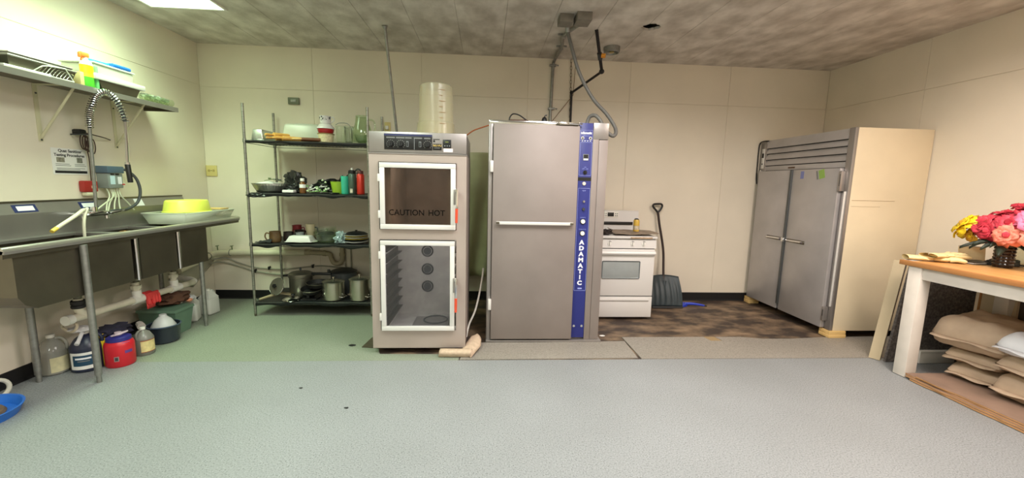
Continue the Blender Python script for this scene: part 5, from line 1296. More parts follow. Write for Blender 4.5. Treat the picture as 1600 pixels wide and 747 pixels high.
solo('yellow_tub', B().lathe([(.205, 0), (.21, .006), (.20, .012), (.182, .105), (.172, .115), (.0, .118), (0, .112), (.168, .108), (.195, .012)], c=(-2.955, 4.235, 1.112), n=48, sx=.86, sy=1.12), M('lime yellow plastic', (226, 232, 84), .4, rgb2=(236, 236, 110), vscale=3), 'lime yellow plastic tub upside down in the clear tray', 'tub', (-2.955, 4.235, 1.11))
solo('cutting_board', B().box(-2.98, -2.80, 4.49, 4.63, 1.118, 1.132, .003), m_pine, 'small wooden board lying on the tray past the yellow tub', 'board', (-2.9, 4.55, 1.118))
t = thing('food_packet', 'small printed packet in the end of the clear tray', 'packet', (-2.82, 4.54, 1.03))
part('pouch', B().box(-2.84, -2.80, 4.50, 4.585, 1.03, 1.10, .006), M('peach packet', (226, 184, 150), .5), t); part('print', B().box(-2.7995, -2.7985, 4.515, 4.555, 1.045, 1.085), M('violet print', (84, 70, 120), .5), t, smooth=False)
solo('ring_plug', B().tube(arc((-2.80, 3.33, 1.02), .03, 0, 2 * PI, 18, 'xy')[:-1], .007, 8, closed=True), M('brass', (140, 104, 58), .35, .7), 'small brass ring lying on the sink deck', 'ring', (-2.80, 3.33, 1.012))

# ================================================================ wall shelf
ws = thing('wall_shelf', 'stainless wall shelf on steel brackets above the sink', 'shelf', (-3.1, 3.2, 2.09))
part('board', B().box(-3.253, -2.952, 2.1, 4.208, 2.098, 2.106), m_steel_d, ws, smooth=False)
part('front_lip', B().prism([(-2.952, 2.064), (-2.945, 2.064), (-2.945, 2.104), (-2.952, 2.106)], 'y', 2.1, 4.21), m_steel, ws, smooth=False)
part('end_lip', B().box(-3.253, -2.952, 4.2, 4.208, 2.066, 2.097), m_steel_d, ws, smooth=False)
for y in (2.5, 3.252, 3.868):
    br = part('bracket', B().box(-3.253, -3.246, y - .014, y + .014, 1.69, 2.095).box(-3.246, -2.975, y - .014, y + .014, 2.088, 2.096), M('cream bracket', (206, 200, 168), .55), ws)
    part('brace', B().tube([(-3.245, y, 1.715), (-2.985, y, 2.075)], .0085, 8), MATS['cream bracket'], br)
    for z in (1.70, 2.03): part('screw', B().cyl((-3.246, y, z), (-3.241, y, z), .006, n=8), m_dgrey, br)

S0 = 2.1065
sb = thing('spray_bottle', 'orange and green spray bottle on the wall shelf', 'bottle', (-3.0, 3.385, S0))
part('body', B().lathe([(0, 0), (.040, 0), (.043, .006), (.043, .075)], n=22, sx=.75), M('leaf green plastic', (86, 190, 52), .4), sb, w=False)
part('label', B().lathe([(.0432, .075), (.0432, .16)], n=22, sx=.75), M('yellow orange label', (250, 190, 28), .4), sb, w=False)
part('label_band', B().lathe([(.0436, .074), (.0436, .096)], n=22, sx=.75), M('yellow band', (226, 232, 48), .4), sb, w=False)
part('shoulder', B().lathe([(.0432, .16), (.036, .185), (.018, .20), (.016, .215), (0, .215)], n=22, sx=.75), m_whitep, sb, w=False)
m_or = M('orange plastic', (240, 130, 60), .4)
part('trigger_head', B().box(-.014, .014, -.042, .022, .214, .25, .008).box(-.010, .010, -.05, -.035, .205, .242, .005).tube([(0, -.02, .215), (0, -.036, .19)], .006, 8), m_or, sb, w=False)
part('back_panel', B().box(-.03, .03, .043, .062, .0, .17, .006), M('mint plastic', (120, 206, 130), .4), sb, w=False)

tbn = thing('steel_pan_stack', 'stack of steel pans under a white tray on the shelf', 'pan', (-3.1, 3.64, S0))
part('pan', B().hexa([(-3.22, 3.47, S0), (-2.975, 3.47, S0), (-2.975, 3.78, S0), (-3.22, 3.78, S0), (-3.235, 3.44, S0 + .07), (-2.965, 3.44, S0 + .07), (-2.965, 3.81, S0 + .07), (-3.235, 3.81, S0 + .07)]), m_steel_d, tbn, smooth=False)
solo('white_tray', B().box(-3.245, -2.955, 3.405, 3.86, S0 + .072, S0 + .115, .006), m_white, 'white plastic tray lying across the steel pan on the shelf', 'tray', (-3.1, 3.63, S0 + .07))
t = thing('food_box', 'clear lidded food box on the white tray', 'box', (-3.09, 3.6, S0 + .115))
part('box', B().box(-3.22, -2.985, 3.43, 3.78, S0 + .117, S0 + .19, .008), m_tubp2, t); part('lid', B().box(-3.23, -2.975, 3.42, 3.79, S0 + .1905, S0 + .203, .004), M('pale grey lid', (206, 212, 200), .4), t)
t = thing('blue_brush', 'blue long handled brush lying on the clear food box', 'brush', (-3.0, 3.64, S0 + .203))
part('handle', B().tube(smooth_path([(-3.02, 3.40, S0 + .215), (-3.02, 3.50, S0 + .218), (-3.015, 3.60, S0 + .219)]), .009, 8), m_cyan, t)
part('brush_head', B().box(-3.05, -2.975, 3.59, 3.76, S0 + .2045, S0 + .235, .012), m_blue2, t)
lb = thing('long_basin', 'long grey steel pan behind the wire rack on the shelf', 'pan', (-3.1, 3.06, S0))
part('pan', troughgrid(-3.235, -2.99, 2.86, 3.29, S0 + .001, S0 + .085, .022), m_steel_d, lb, solid=.002, smooth=False)
part('lip', B().tube([(-3.235, 2.86, S0 + .085), (-2.99, 2.86, S0 + .085), (-2.99, 3.29, S0 + .085), (-3.235, 3.29, S0 + .085)], .006, 8, closed=True), m_steel, lb)
lb = thing('nested_pan', 'shallow steel pan nested inside the long grey pan', 'pan', (-3.1, 3.06, S0 + .05))
part('pan', troughgrid(-3.225, -3.0, 2.875, 3.275, S0 + .04, S0 + .105, .02), m_steel, lb, solid=.002, smooth=False)
part('lip', B().tube([(-3.225, 2.875, S0 + .105), (-3.0, 2.875, S0 + .105), (-3.0, 3.275, S0 + .105), (-3.225, 3.275, S0 + .105)], .005, 8, closed=True), m_steel, lb)
wr = thing('cooling_rack', 'bent wire cooling rack lying on the shelf before basin', 'rack', (-2.97, 3.08, S0))
fr_ = B()
for k in range(9):
    y = 3.0 + k * .024; fr_.tube(smooth_path([(-2.975, y, S0 + .005), (-2.972, y + .02, S0 + .03), (-2.978, y + .05, S0 + .06), (-2.984, y + .07, S0 + .085 - .004 * k)]), .0022, 5)
part('wires', fr_, m_chrome, wr)
part('outer_wire', B().tube([(-2.965, 2.96, S0 + .005), (-2.972, 3.04, S0 + .062), (-2.982, 3.09, S0 + .075), (-2.975, 3.2, S0 + .085), (-2.965, 3.24, S0 + .006)], .004, 6, closed=True), M('white coated wire', (216, 220, 206), .4), wr)
solo('paper_stack', B().box(-3.02, -2.955, 2.8, 3.08, S0, S0 + .016, .002), m_paper, 'flat white papers along the shelf edge', 'paper', (-2.99, 2.94, S0))
solo('beige_carton', B().box(-3.15, -2.985, 3.315, 3.345, S0, S0 + .10, .004), M('beige carton', (204, 186, 132), .7), 'thin beige carton standing next to the spray bottle', 'carton', (-3.06, 3.33, S0))
solo('dark_box', B().box(-3.24, -3.02, 2.45, 2.80, S0, S0 + .075, .006), m_dgrey, 'dark box at the far end of the wall shelf', 'box', (-3.13, 2.62, S0))
t = thing('wrapped_cups', 'sleeve of clear wrapped cups at the shelf end', 'cups', (-3.0, 4.02, S0))
for k in range(6):
    y = 3.86 + k * .055
    part('cup', B().lathe([(.030, 0), (.034, .055), (.031, .055), (.027, .004), (0, .004)], c=(-2.995, y, S0 + .036), n=18, rot=Matrix.Rotation(-PI / 2, 3, 'X')), m_glass_g, t)
for k in range(4):
    part('wrapper_fold', B().ball((-2.99, 3.88 + k * .08, S0 + .05), .03, (.9, 1.3, .6), 2, .35, 4, k), glass('cellophane', (236, 240, 234), .7, .12), t)

# ================================================================ drain pipes and things below the sink
dpz = thing('drain_pipe', 'white plastic drain pipe running below the sink basins', 'pipe', (-2.95, 3.6, .4))
part('main_run', B().tube([(-2.95, 2.98, .425), (-2.95, 4.22, .395)], .028, 14), m_offw, dpz)
for y in (3.56, 3.975):
    zt = .425 - .0242 * (y - 2.98)
    part('tee', B().tube([(-2.95, y - .06, zt), (-2.95, y + .06, zt)], .036, 14).tube([(-2.95, y, zt), (-2.95, y - .01, zt + .08)], .034, 14), m_whitep, dpz)
    part('drop', B().tube([(-2.95, y - .01, zt + .07), (-2.95, y - .01, .562)], .027, 14), m_offw, dpz)
    part('slip_nut', B().tube([(-2.95, y - .01, .505), (-2.95, y - .01, .535)], .038, 10), m_offw, dpz)
part('elbow', B().tube(smooth_path([(-2.95, 3.06, .56), (-2.95, 3.06, .47), (-2.95, 3.10, .428)]), .028, 12), m_offw, dpz)
part('rubber_coupling', B().lathe([(.036, .49), (.041, .495), (.041, .51), (.036, .515), (.041, .52), (.041, .545), (.036, .55)], c=(-2.95, 3.06, 0), n=18), m_blkr, dpz)
part('outlet_elbow', B().tube(smooth_path([(-2.95, 4.20, .396), (-2.97, 4.26, .40), (-3.05, 4.30, .41), (-3.18, 4.32, .42)]), .028, 12), m_whitep, dpz)
part('end_cap', B().tube([(-2.95, 2.955, .426), (-2.95, 3.0, .425)], .035, 14), m_whitep, dpz)
rgv = thing('rubber_glove', 'red rubber glove draped over the drain pipe', 'glove', (-2.92, 3.66, .42))
m_rg = M('coral rubber', (214, 62, 62), .5)
part('cuff', B().grid(lambda u, v: (-2.95 + .037 * math.sin(-1.0 + 2.6 * v) + (.0 if v < .6 else .0), 3.60 + .085 * u, .412 + .04 * math.cos(-1.0 + 2.6 * v) - (.10 * max(0, v - .75) * 4)), 8, 14), m_rg, rgv, solid=.006)
for k in range(4):
    y = 3.612 + .03 * k + (.02 if k else 0)
    part('finger', B().tube(smooth_path([(-2.912, y, .425), (-2.905, y, .38), (-2.905, y + .004, .345 - .008 * (k % 2))]), [.014] * 11 + [.011, .006], 8), m_rg, rgv)
part('palm', B().box(-2.922, -2.898, 3.598, 3.725, .385, .452, .011), m_rg, rgv)

def jug(name, c, r, h, mat, label, rz=0, cap=None, lab=None, labmat=None, fill=None, square=.0, sx=1.0):
    t = thing(name, label, 'jug', c, rz, 'jugs under the sink')
    prof = [(0, 0), (r * .9, 0), (r, .012), (r, h * .58), (r * .96, h * .64), (r * .62, h * .82), (r * .26, h * .90), (r * .24, h * .95), (0, h * .95)]
    part('body', B().lathe(prof, n=26, sx=sx), mat, t, w=False)
    part('cap', B().lathe([(r * .28, h * .925), (r * .28, h), (r * .24, h * 1.005), (0, h * 1.005)], n=16), cap or m_whitep, t, w=False)
    part('handle', B().tube(smooth_path([(0, -r * .30, h * .90), (0, -r * .62, h * .90), (0, -r * .93, h * .80), (0, -r * .97, h * .66), (0, -r * .90, h * .60)]), r * .12, 8), mat, t, w=False)
    if fill: part('contents', B().lathe([(0, .006), (r * .86, .006), (r * .955, .02), (r * .955, h * fill), (0, h * fill)], n=24, sx=sx), fill_mat, t, w=False)
    if lab:
        lb_ = part('label', B().grid(lambda u, v: ((r + .0012) * math.cos(lab[0] + (lab[1] - lab[0]) * u) * sx, (r + .0012) * math.sin(lab[0] + (lab[1] - lab[0]) * u), h * (lab[2] + (lab[3] - lab[2]) * v)), 14, 2), labmat or m_paper, t, w=False)
    return t
fill_mat = M('amber fluid', (150, 140, 112), .4)
AV = -.85      # facing the camera from under the sink
j1 = jug('clear_jug', (-3.165, 3.055, 0), .085, .29, m_clearjug, 'clear jug with cream label behind the rear sink leg', math.radians(110), lab=(-2.9, -.1, .08, .46), labmat=M('cream label', (206, 198, 160), .6, var=.12, vscale=30), fill=.4)
j2 = jug('navy_jug', (-2.985, 3.115, 0), .092, .30, M('navy jug plastic', (34, 40, 62), .35), 'navy cleaner jug with white and teal label', math.radians(120))
r = .0932
def wrap(name, par, r, h, a0, a1, z0, z1, m): return part(name, B().grid(lambda u, v: (r * math.cos(a0 + (a1 - a0) * u), r * math.sin(a0 + (a1 - a0) * u), z0 + (z1 - z0) * v), 12, 2), m, par, w=False)
C2 = -1.35 - math.radians(120) + .25
lb1 = wrap('label', j2, .0932, .3, C2 - .85, C2 + .85, .028, .155, m_paper)
wrap('label_field', j2, .0940, .3, C2 - .62, C2 + .72, .055, .135, M('teal label field', (28, 66, 92), .5))
wrap('label_text', j2, .0946, .3, C2 - .45, C2 + .5, .105, .118, m_whiteink); wrap('label_text', j2, .0946, .3, C2 - .3, C2 + .4, .088, .095, m_inkgrey)
t = thing('white_cloth', 'white rag and sponge draped over the navy jug', 'cloth', (-3.0, 3.06, .29))
part('cloth', B().ball((-2.99, 3.10, .315), .06, (1.25, 1.0, .32), 3, .25, 4, 1.0), M('white rag', (206, 202, 204), .85, var=.08, vscale=14), t)
part('cloth_tail', B().tube(smooth_path([(-2.95, 3.06, .30), (-2.91, 2.99, .27), (-2.90, 2.96, .25)]), [.012] * 9 + [.014] * 4, 8), MATS['white rag'], t)
part('cord_loop', B().tube([(-3.02 + .05 * math.cos(a_ * PI / 10), 3.05 + .01 * math.sin(a_ * PI / 5), .345 + .035 * math.sin(a_ * PI / 10)) for a_ in range(20)], .009, 7, closed=True), M('beige rope', (196, 184, 160), .8), t)
yj = thing('yellow_jug', 'yellow jug half hidden behind the red detergent drum', 'jug', (-2.96, 3.20, 0))
part('body', B().box(-3.03, -2.885, 3.14, 3.25, 0, .205, .02), M('egg yellow plastic', (226, 190, 40), .45), yj); part('neck', B().cyl((-2.96, 3.2, .2), (-2.96, 3.2, .24), .03), MATS['egg yellow plastic'], yj)
rd = thing('red_drum', 'red detergent drum with dark blue lid and loop handle', 'drum', (-2.815, 3.19, 0), math.radians(0))
part('body', B().lathe([(0, 0), (.082, 0), (.09, .012), (.09, .165), (.084, .185), (.07, .20), (0, .20)], n=30), m_red, rd, w=False)
part('lid', B().lathe([(.076, .197), (.074, .222), (.05, .236), (0, .238)], n=26), M('dark blue lid', (42, 40, 120), .4), rd, w=False)
part('loop_handle', B().tube([(.0 + .052 * math.cos(a_ * PI / 10) * .8 + .01, .052 * math.sin(a_ * PI / 10), .246 + .012 * math.cos(a_ * PI / 10)) for a_ in range(20)], .0055, 7, closed=True), M('pale pink plastic', (206, 186, 196), .5), rd, w=False)
part('spout_cap', B().lathe([(.024, .236), (.022, .258), (0, .262)], n=16), MATS['pale pink plastic'], rd, w=False)
def rw(a0, a1, z0, z1, m, nm, rr=.0908): return part(nm, B().grid(lambda u, v: (rr * math.cos(a0 + (a1 - a0) * u), rr * math.sin(a0 + (a1 - a0) * u), z0 + (z1 - z0) * v), 8, 2), m, rd, w=False)
ca = math.atan2(-3.19, 2.815)
rw(ca - .42, ca - .10, .052, .090, M('grey print panel', (150, 130, 132), .6), 'printed_square'); rw(ca - .36, ca - .16, .058, .084, m_dgrey, 'printed_square', .0913)
rw(ca + .30, ca + .85, .105, .128, M('purple print', (96, 60, 130), .5), 'printed_name')
rw(ca + .2, ca + .75, .188, .190, m_cyan, 'blue_seal', .0865)
solo('dark_rag', B().ball((-2.94, 3.30, .235), .10, (1.0, 1.25, .35), 3, .3, 4, 6.0), M('navy cloth', (34, 30, 50), .85, var=.4, vscale=14), 'dark navy rag heaped on the jugs behind the red drum', 'rag', (-2.94, 3.30, .2))
j3 = jug('amber_jug', (-2.795, 3.385, 0), .068, .225, M('smoky jug plastic', (120, 118, 112), .3), 'smoky grey jug with a cream label beside the red drum', 0)
C3 = math.atan2(-3.385, 2.795)
wrap('label', j3, .0688, .22, C3 - .3, C3 + 1.35, .03, .125, M('cream product label', (216, 200, 142), .6, var=.15, vscale=30))
wrap('label_stripe', j3, .0692, .22, C3 - .3, C3 + 1.35, .122, .128, M('rust print', (150, 70, 40), .6)); wrap('label_stripe', j3, .0692, .22, C3 - .3, C3 + 1.35, .028, .033, MATS['rust print'])
bt = thing('black_tub', 'dark clear tub with a white jug standing in it', 'tub', (-2.84, 3.66, 0))
part('tub', B().lathe([(0, 0), (.098, 0), (.108, .012), (.118, .15), (.122, .155), (.114, .156), (.104, .016), (0, .01)], n=32), M('smoky tub plastic', (44, 50, 60), .25), bt, w=False)
part('rim', B().tube(arc((0, 0, .152), .121, 0, 2 * PI, 32, 'xy')[:-1], .006, 6, closed=True), M('blue grey rim', (62, 76, 96), .35), bt, w=False)
solo('white_funnel_jug', B().lathe([(0, .0), (.085, .0), (.09, .01), (.09, .13), (.06, .185), (.028, .215), (.026, .232), (0, .232)], c=(-2.84, 3.66, .012), n=26), M('milky jug plastic', (196, 198, 196), .4), 'milky white jug standing inside the dark tub', 'jug', (-2.84, 3.66, .012))
solo('glove_pair', B().tube(smooth_path([(-2.96, 3.55, .19), (-2.92, 3.51, .21), (-2.87, 3.47, .20)]), [.018 + .001 * k for k in range(13)], 8), M('greyish rubber', (176, 166, 160), .7), 'grey rubber glove lying between smoky jug and dark tub', 'glove', (-2.92, 3.51, .19))
gbx = thing('green_tote', 'sage green plastic storage box under the sink', 'box', (-2.97, 3.90, 0))
m_sage = M('sage green plastic', (96, 124, 104), .5, var=.06, vscale=8)
part('box', B().hexa([(-3.13, 3.80, 0), (-2.835, 3.79, 0), (-2.835, 3.97, 0), (-3.13, 3.99, 0), (-3.15, 3.78, .215), (-2.815, 3.77, .215), (-2.815, 4.0, .215), (-3.15, 4.02, .215)]), m_sage, gbx, smooth=False)
part('lid', B().hexa([(-3.16, 3.77, .216), (-2.808, 3.76, .216), (-2.808, 4.01, .216), (-3.16, 4.03, .216), (-3.155, 3.775, .24), (-2.813, 3.765, .24), (-2.813, 4.005, .24), (-3.155, 4.025, .24)]), m_sage, gbx, smooth=False)
solo('brown_sack', B().ball((-3.0, 3.98, .30), .12, (1.1, 1.3, .55), 3, .25, 3, 9.0, -.06), M('brown burlap', (84, 54, 38), .9, var=.25, vscale=18), 'brown crumpled sack on top of the green storage box', 'sack', (-3.0, 3.98, .24))
m_milk = M('milk jug plastic', (208, 208, 200), .45)
def milkjug(c, rz, label, hh=.27):
    t = thing('milk_jug', label, 'jug', c, rz, 'white gallon jugs by the sink leg')
    part('body', frustum((0, 0, 0), .145, .145, .14, .14, hh * .66), m_milk, t, w=False)
    part('shoulder', B().hexa([(-.066, -.066, hh * .655), (.066, -.066, hh * .655), (.066, .066, hh * .655), (-.066, .066, hh * .655), (-.02, -.02, hh * .94), (.02, -.02, hh * .94), (.02, .02, hh * .94), (-.02, .02, hh * .94)]), m_milk, t, w=False, smooth=False)
    part('cap', B().cyl((0, 0, hh * .935), (0, 0, hh), .02, n=14), m_whitep, t, w=False)
    part('handle', B().tube(smooth_path([(0, .018, hh * .88), (0, .05, hh * .90), (0, .075, hh * .78), (0, .073, hh * .58)]), .011, 8), m_milk, t, w=False)
    return t
milkjug((-2.985, 4.20, 0), math.radians(20), 'white gallon jug right behind the slim sink leg')
milkjug((-2.955, 4.43, 0), math.radians(-10), 'white gallon jug nearest the back wall')
t = thing('orange_rag', 'orange tipped white cloth hanging above the jugs', 'cloth', (-2.9, 4.1, .25))
part('cloth', B().ball((-2.92, 4.10, .265), .05, (.9, 1.3, .5), 3, .3, 4, 2.0), MATS['white rag'], t); part('orange_end', B().ball((-2.89, 4.055, .26), .025, (1, 1.3, .7), 2, .2, 4, 1.0), M('salmon cloth', (222, 150, 116), .8), t)

# blue scrubbing tub in the foreground corner
bt = thing('blue_basin', 'shallow bright blue basin with a brown scrubber inside', 'basin', (-3.02, 2.415, 0))
part('wall', B().lathe([(0, .0), (.20, .0), (.222, .052), (.226, .056), (.214, .056), (.194, .006), (0, .006)], n=44), m_blue2, bt, w=False)
part('scrubber', B().lathe([(0, .007), (.13, .007), (.15, .018), (.14, .032), (0, .036)], n=30), M('brown bristles', (104, 88, 74), .9, var=.2, vscale=30), bt, w=False)
part('green_pad', B().box(.08, .15, -.05, .0, .01, .03, .004), M('pale green pad', (160, 190, 160), .8), bt, w=False)
solo('white_hose_ring', B().tube([(-3.125 + .025 * math.cos(a_ * PI / 12), 2.65 + .062 * math.cos(a_ * PI / 12), .073 + .062 * math.sin(a_ * PI / 12)) for a_ in range(24)], .0125, 9, closed=True), M('cream hose', (206, 202, 190), .6), 'cream hose loop standing by the baseboard behind the blue basin', 'hose', (-3.10, 2.655, .01))
# ================================================================ pipes on the walls
wp = thing('insulated_pipe', 'white insulated pipe clipped along the back wall under the rack', 'pipe', (-2.8, 4.97, .57))
m_ins = M('white pipe sleeve', (214, 208, 182), .6, var=.04, vscale=12)
part('run', B().tube([(-3.02, 4.968, .572), (-2.16, 4.968, .576)], .035, 16), m_ins, wp)
part('run', B().tube(smooth_path([(-3.215, 4.40, .47), (-3.21, 4.72, .52), (-3.20, 4.90, .555), (-3.14, 4.955, .565), (-3.02, 4.968, .57)]), .033, 14), m_ins, wp)
for p in ((-3.205, 4.86, .548), (-3.02, 4.968, .572)):
    part('ring_clamp', B().tube([(p[0] + (.037 * math.cos(a_ * PI / 10) if p[1] < 4.9 else 0), p[1] + (0 if p[1] < 4.9 else .037 * math.cos(a_ * PI / 10)), p[2] + .037 * math.sin(a_ * PI / 10)) for a_ in range(20)], .004, 6, closed=True), m_galv, wp)
for x in (-3.165, -3.0):
    v = part('valve_stub', B().tube([(x, 4.97, .60), (x, 4.965, .645)], .006, 8), M('verdigris brass', (112, 124, 92), .5, .5), wp)
    part('valve_wing', B().tube([(x - .018, 4.963, .648), (x + .018, 4.963, .655)], .005, 6), MATS['verdigris brass'], v)
wt = thing('waste_trap', 'white plastic trap and pipe on the wall behind the rack', 'pipe', (-1.95, 4.98, .5))
m_tan = M('dull cream pipe', (176, 164, 136), .6)
part('arm', B().tube([(-2.16, 4.97, .585), (-1.93, 4.97, .575)], .027, 12).tube([(-2.16, 4.97, .585), (-2.10, 4.97, .585)], .034, 12), m_tan, wt)
part('trap_bend', B().tube(smooth_path([(-1.93, 4.97, .575), (-1.87, 4.97, .56), (-1.85, 4.97, .50), (-1.82, 4.97, .455), (-1.76, 4.97, .455), (-1.73, 4.97, .50), (-1.725, 4.97, .60), (-1.725, 4.97, .74)]), .026, 12), m_tan, wt)
part('slip_nut', B().tube([(-1.95, 4.97, .576), (-1.915, 4.97, .572)], .034, 10), m_tan, wt)
part('slip_nut', B().tube([(-1.726, 4.97, .545), (-1.725, 4.97, .58)], .034, 10), m_tan, wt)
m_hose = M('grey supply hose', (158, 154, 138), .6)
def clipline(name, pts, clips, label):
    t = thing(name, label, 'hose', pts[0], 0, 'grey supply hoses on the back wall')
    part('hose', B().tube(smooth_path(pts, 8), .009, 8), m_hose, t)
    for x, z in clips: part('clip', B().box(x - .012, x + .012, 4.982, 5.012, z - .02, z + .02, .004).tube([(x, 4.99, z), (x + .02, 4.985, z + .025)], .006, 6), m_blk, t)
clipline('supply_hose', [(-3.19, 4.92, .50), (-3.08, 4.99, .50), (-2.95, 5.0, .44), (-2.77, 5.0, .388), (-2.60, 5.0, .375), (-2.40, 5.0, .372), (-2.2, 5.0, .395), (-2.0, 5.0, .415), (-1.8, 5.0, .40), (-1.64, 5.0, .385)], ((-2.60, .382), (-2.088, .41)), 'upper grey hose clipped on the back wall behind the rack')
clipline('supply_hose', [(-3.2, 4.86, .46), (-3.14, 4.99, .45), (-2.95, 5.0, .40), (-2.80, 5.0, .345), (-2.70, 5.0, .328), (-2.45, 5.0, .30), (-2.2, 5.0, .31), (-1.9, 5.0, .31), (-1.72, 5.0, .31)], ((-2.765, .345), (-2.088, .312)), 'lower grey hose clipped on the back wall behind the rack')
clipline('supply_hose', [(-1.72, 5.0, .31), (-1.70, 5.0, .33), (-1.70, 5.0, .50), (-1.70, 5.0, .72)], (), 'upright grey hose rising past the white trap')
clipline('supply_hose', [(-1.64, 5.0, .345), (-1.63, 5.0, .40), (-1.63, 5.0, .55), (-1.63, 5.0, .72)], ((-1.635, .345),), 'upright grey hose nearest the oven behind the rack')
b = B().grid(lambda u, v: (-3.245 + .035 * math.sin(v * 9 + 3 * u) * (.4 + u * .6) * .5 + .02, 4.30 + .66 * u, .47 + .06 * u - v * (.10 + .16 * (1 - abs(2 * u - 1)))), 24, 10)
solo('plastic_drape', b, glass('dusty film', (190, 186, 164), .35, .3), 'dusty plastic sheet sagging from the pipe in the corner', 'plastic sheet', (-3.24, 4.63, .4), solid=.0015)

# sockets
so = thing('wall_outlet', 'cream outlet plate on the back wall near the corner', 'outlet', (-3.19, 5.01, 1.53))
part('plate', B().box(-3.25, -3.13, 5.002, 5.0135, 1.468, 1.592, .003), M('cream plate', (216, 198, 132), .5), so)
for x in (-3.215, -3.165): part('socket', B().cyl((x, 5.003, 1.532), (x, 4.999, 1.532), .014, n=16), M('tan socket', (176, 156, 96), .5), so)
part('screw', B().cyl((-3.19, 5.003, 1.532), (-3.19, 5.0, 1.532), .005, n=8), m_dgrey, so)
so = thing('junction_plate', 'grey metal junction plate high on the back wall above the rack', 'plate', (-2.22, 5.01, 2.347))
part('box', B().box(-2.281, -2.160, 4.985, 5.0135, 2.310, 2.384, .003), M('grey metal plate', (112, 116, 100), .5, .4), so)
part('toggle', B().box(-2.25, -2.19, 4.980, 4.986, 2.332, 2.362, .002), m_galv, so)
so = thing('wall_outlet', 'cream outlet with plugs on the wall behind the oven', 'outlet', (-1.165, 5.01, 2.08))
part('plate', B().box(-1.20, -1.13, 5.002, 5.0135, 2.03, 2.145, .003), MATS['cream plate'], so); part('plug', B().box(-1.185, -1.15, 4.965, 5.003, 2.06, 2.10, .004), m_whitep, so)

# leaning ceiling pipe behind the oven
t = thing('steel_conduit', 'slim grey pipe from the ceiling down behind the oven', 'pipe', (-.99, 4.217, 2.94))
part('pipe', B().tube([(-.992, 4.217, 2.938), (-.952, 4.50, 1.98), (-.915, 4.78, .9)], .0135, 12), m_galv, t)
part('flange', B().cyl((-.992, 4.217, 2.939), (-.991, 4.226, 2.915), .028, .02, 14), m_galv, t)

# ceiling boxes, conduit, cable above the proofer
m_box = M('grey painted box', (128, 122, 112), .6, .2, var=.12, vscale=20)
jb = thing('junction_box', 'pale square ceiling box feeding the thick grey cable', 'junction box', (.685, 3.79, 2.94))
part('box', B().box(.625, .745, 3.72, 3.86, 2.872, 2.9395, .003), m_box, jb); part('connector', B().tube([(.725, 3.865, 2.90), (.725, 3.885, 2.885), (.728, 3.90, 2.85)], .022, 12), m_galv, jb)
jb = thing('junction_box', 'darker square ceiling box next to the cable box', 'junction box', (.83, 3.76, 2.94))
part('box', B().box(.765, .895, 3.66, 3.83, 2.872, 2.9395, .003), m_box, jb); part('dark_end', B().box(.772, .888, 3.8295, 3.834, 2.876, 2.933), m_blk, jb, smooth=False)
cdt = thing('conduit_run', 'bent grey conduit from the ceiling box down the back wall', 'conduit', (.79, 4.6, 2.9))
part('pipe', B().tube(smooth_path([(.835, 3.835, 2.905), (.80, 3.98, 2.915), (.745, 4.20, 2.918), (.76, 4.35, 2.918), (.79, 4.53, 2.918), (.788, 4.75, 2.915), (.782, 4.93, 2.905), (.778, 4.992, 2.87), (.772, 4.996, 2.70), (.764, 4.996, 2.36), (.758, 4.996, 2.0)], 6), .0175, 12), m_galv, cdt)
for p in ((.747, 4.21, 2.918), (.79, 4.55, 2.918)):
    part('strap', B().box(p[0] - .055, p[0] + .055, p[1] - .01, p[1] + .01, 2.926, 2.9395, .001).box(p[0] - .02, p[0] + .02, p[1] - .01, p[1] + .01, 2.897, 2.928, .004), m_galv, cdt)
for z in (2.858, 2.362):
    part('clamp', B().box(.735, .812, 4.974, 5.013, z - .012, z + .012, .003).cyl((.818, 4.98, z), (.84, 4.978, z - .004), .008, n=8), m_galv, cdt)
cbl = thing('power_cable', 'thick grey cable looping from ceiling box to the proofer', 'cable', (.75, 3.9, 2.85))
part('cable', B().tube(smooth_path([(.728, 3.90, 2.86), (.765, 3.90, 2.74), (.853, 3.89, 2.49), (.985, 3.87, 2.265), (1.10, 3.80, 2.12), (1.165, 3.74, 2.0), (1.165, 3.69, 1.935), (1.125, 3.655, 1.905), (1.06, 3.65, 1.95), (1.005, 3.67, 2.045), (.965, 3.70, 2.085), (.925, 3.73, 2.07), (.905, 3.74, 2.0)], 8), .0165, 12), M('grey rubber cable', (104, 102, 98), .5), cbl)
gas = thing('gas_pipe', 'black gas pipe with orange valve dropping from the ceiling', 'pipe', (1.035, 4.054, 2.94))
m_gas = M('black iron pipe', (38, 34, 36), .5, .3)
part('pipe', B().tube([(1.036, 4.056, 2.938), (1.20, 4.40, 2.66)], .0165, 12).tube([(1.20, 4.40, 2.65), (.99, 4.90, 2.535)], .0135, 12).tube([(.99, 4.90, 2.54), (.99, 4.90, 1.9)], .0135, 12), m_gas, gas)
part('elbow', B().ball((1.20, 4.40, 2.653), .028, (1, 1, 1), 2), m_gas, gas); part('elbow', B().ball((.99, 4.90, 2.537), .022, (1, 1, 1), 2), m_gas, gas)
part('valve', B().tube([(1.125, 4.245, 2.787), (1.15, 4.295, 2.745)], .024, 12), m_dgrey, gas)
part('valve_handle', B().cyl((1.15, 4.25, 2.765), (1.185, 4.235, 2.76), .022, n=14), M('orange valve', (226, 148, 40), .45), gas)
ch = thing('hanging_chain', 'thin rusty chain hanging on the back wall above the proofer', 'chain', (1.0, 5.0, 2.92))
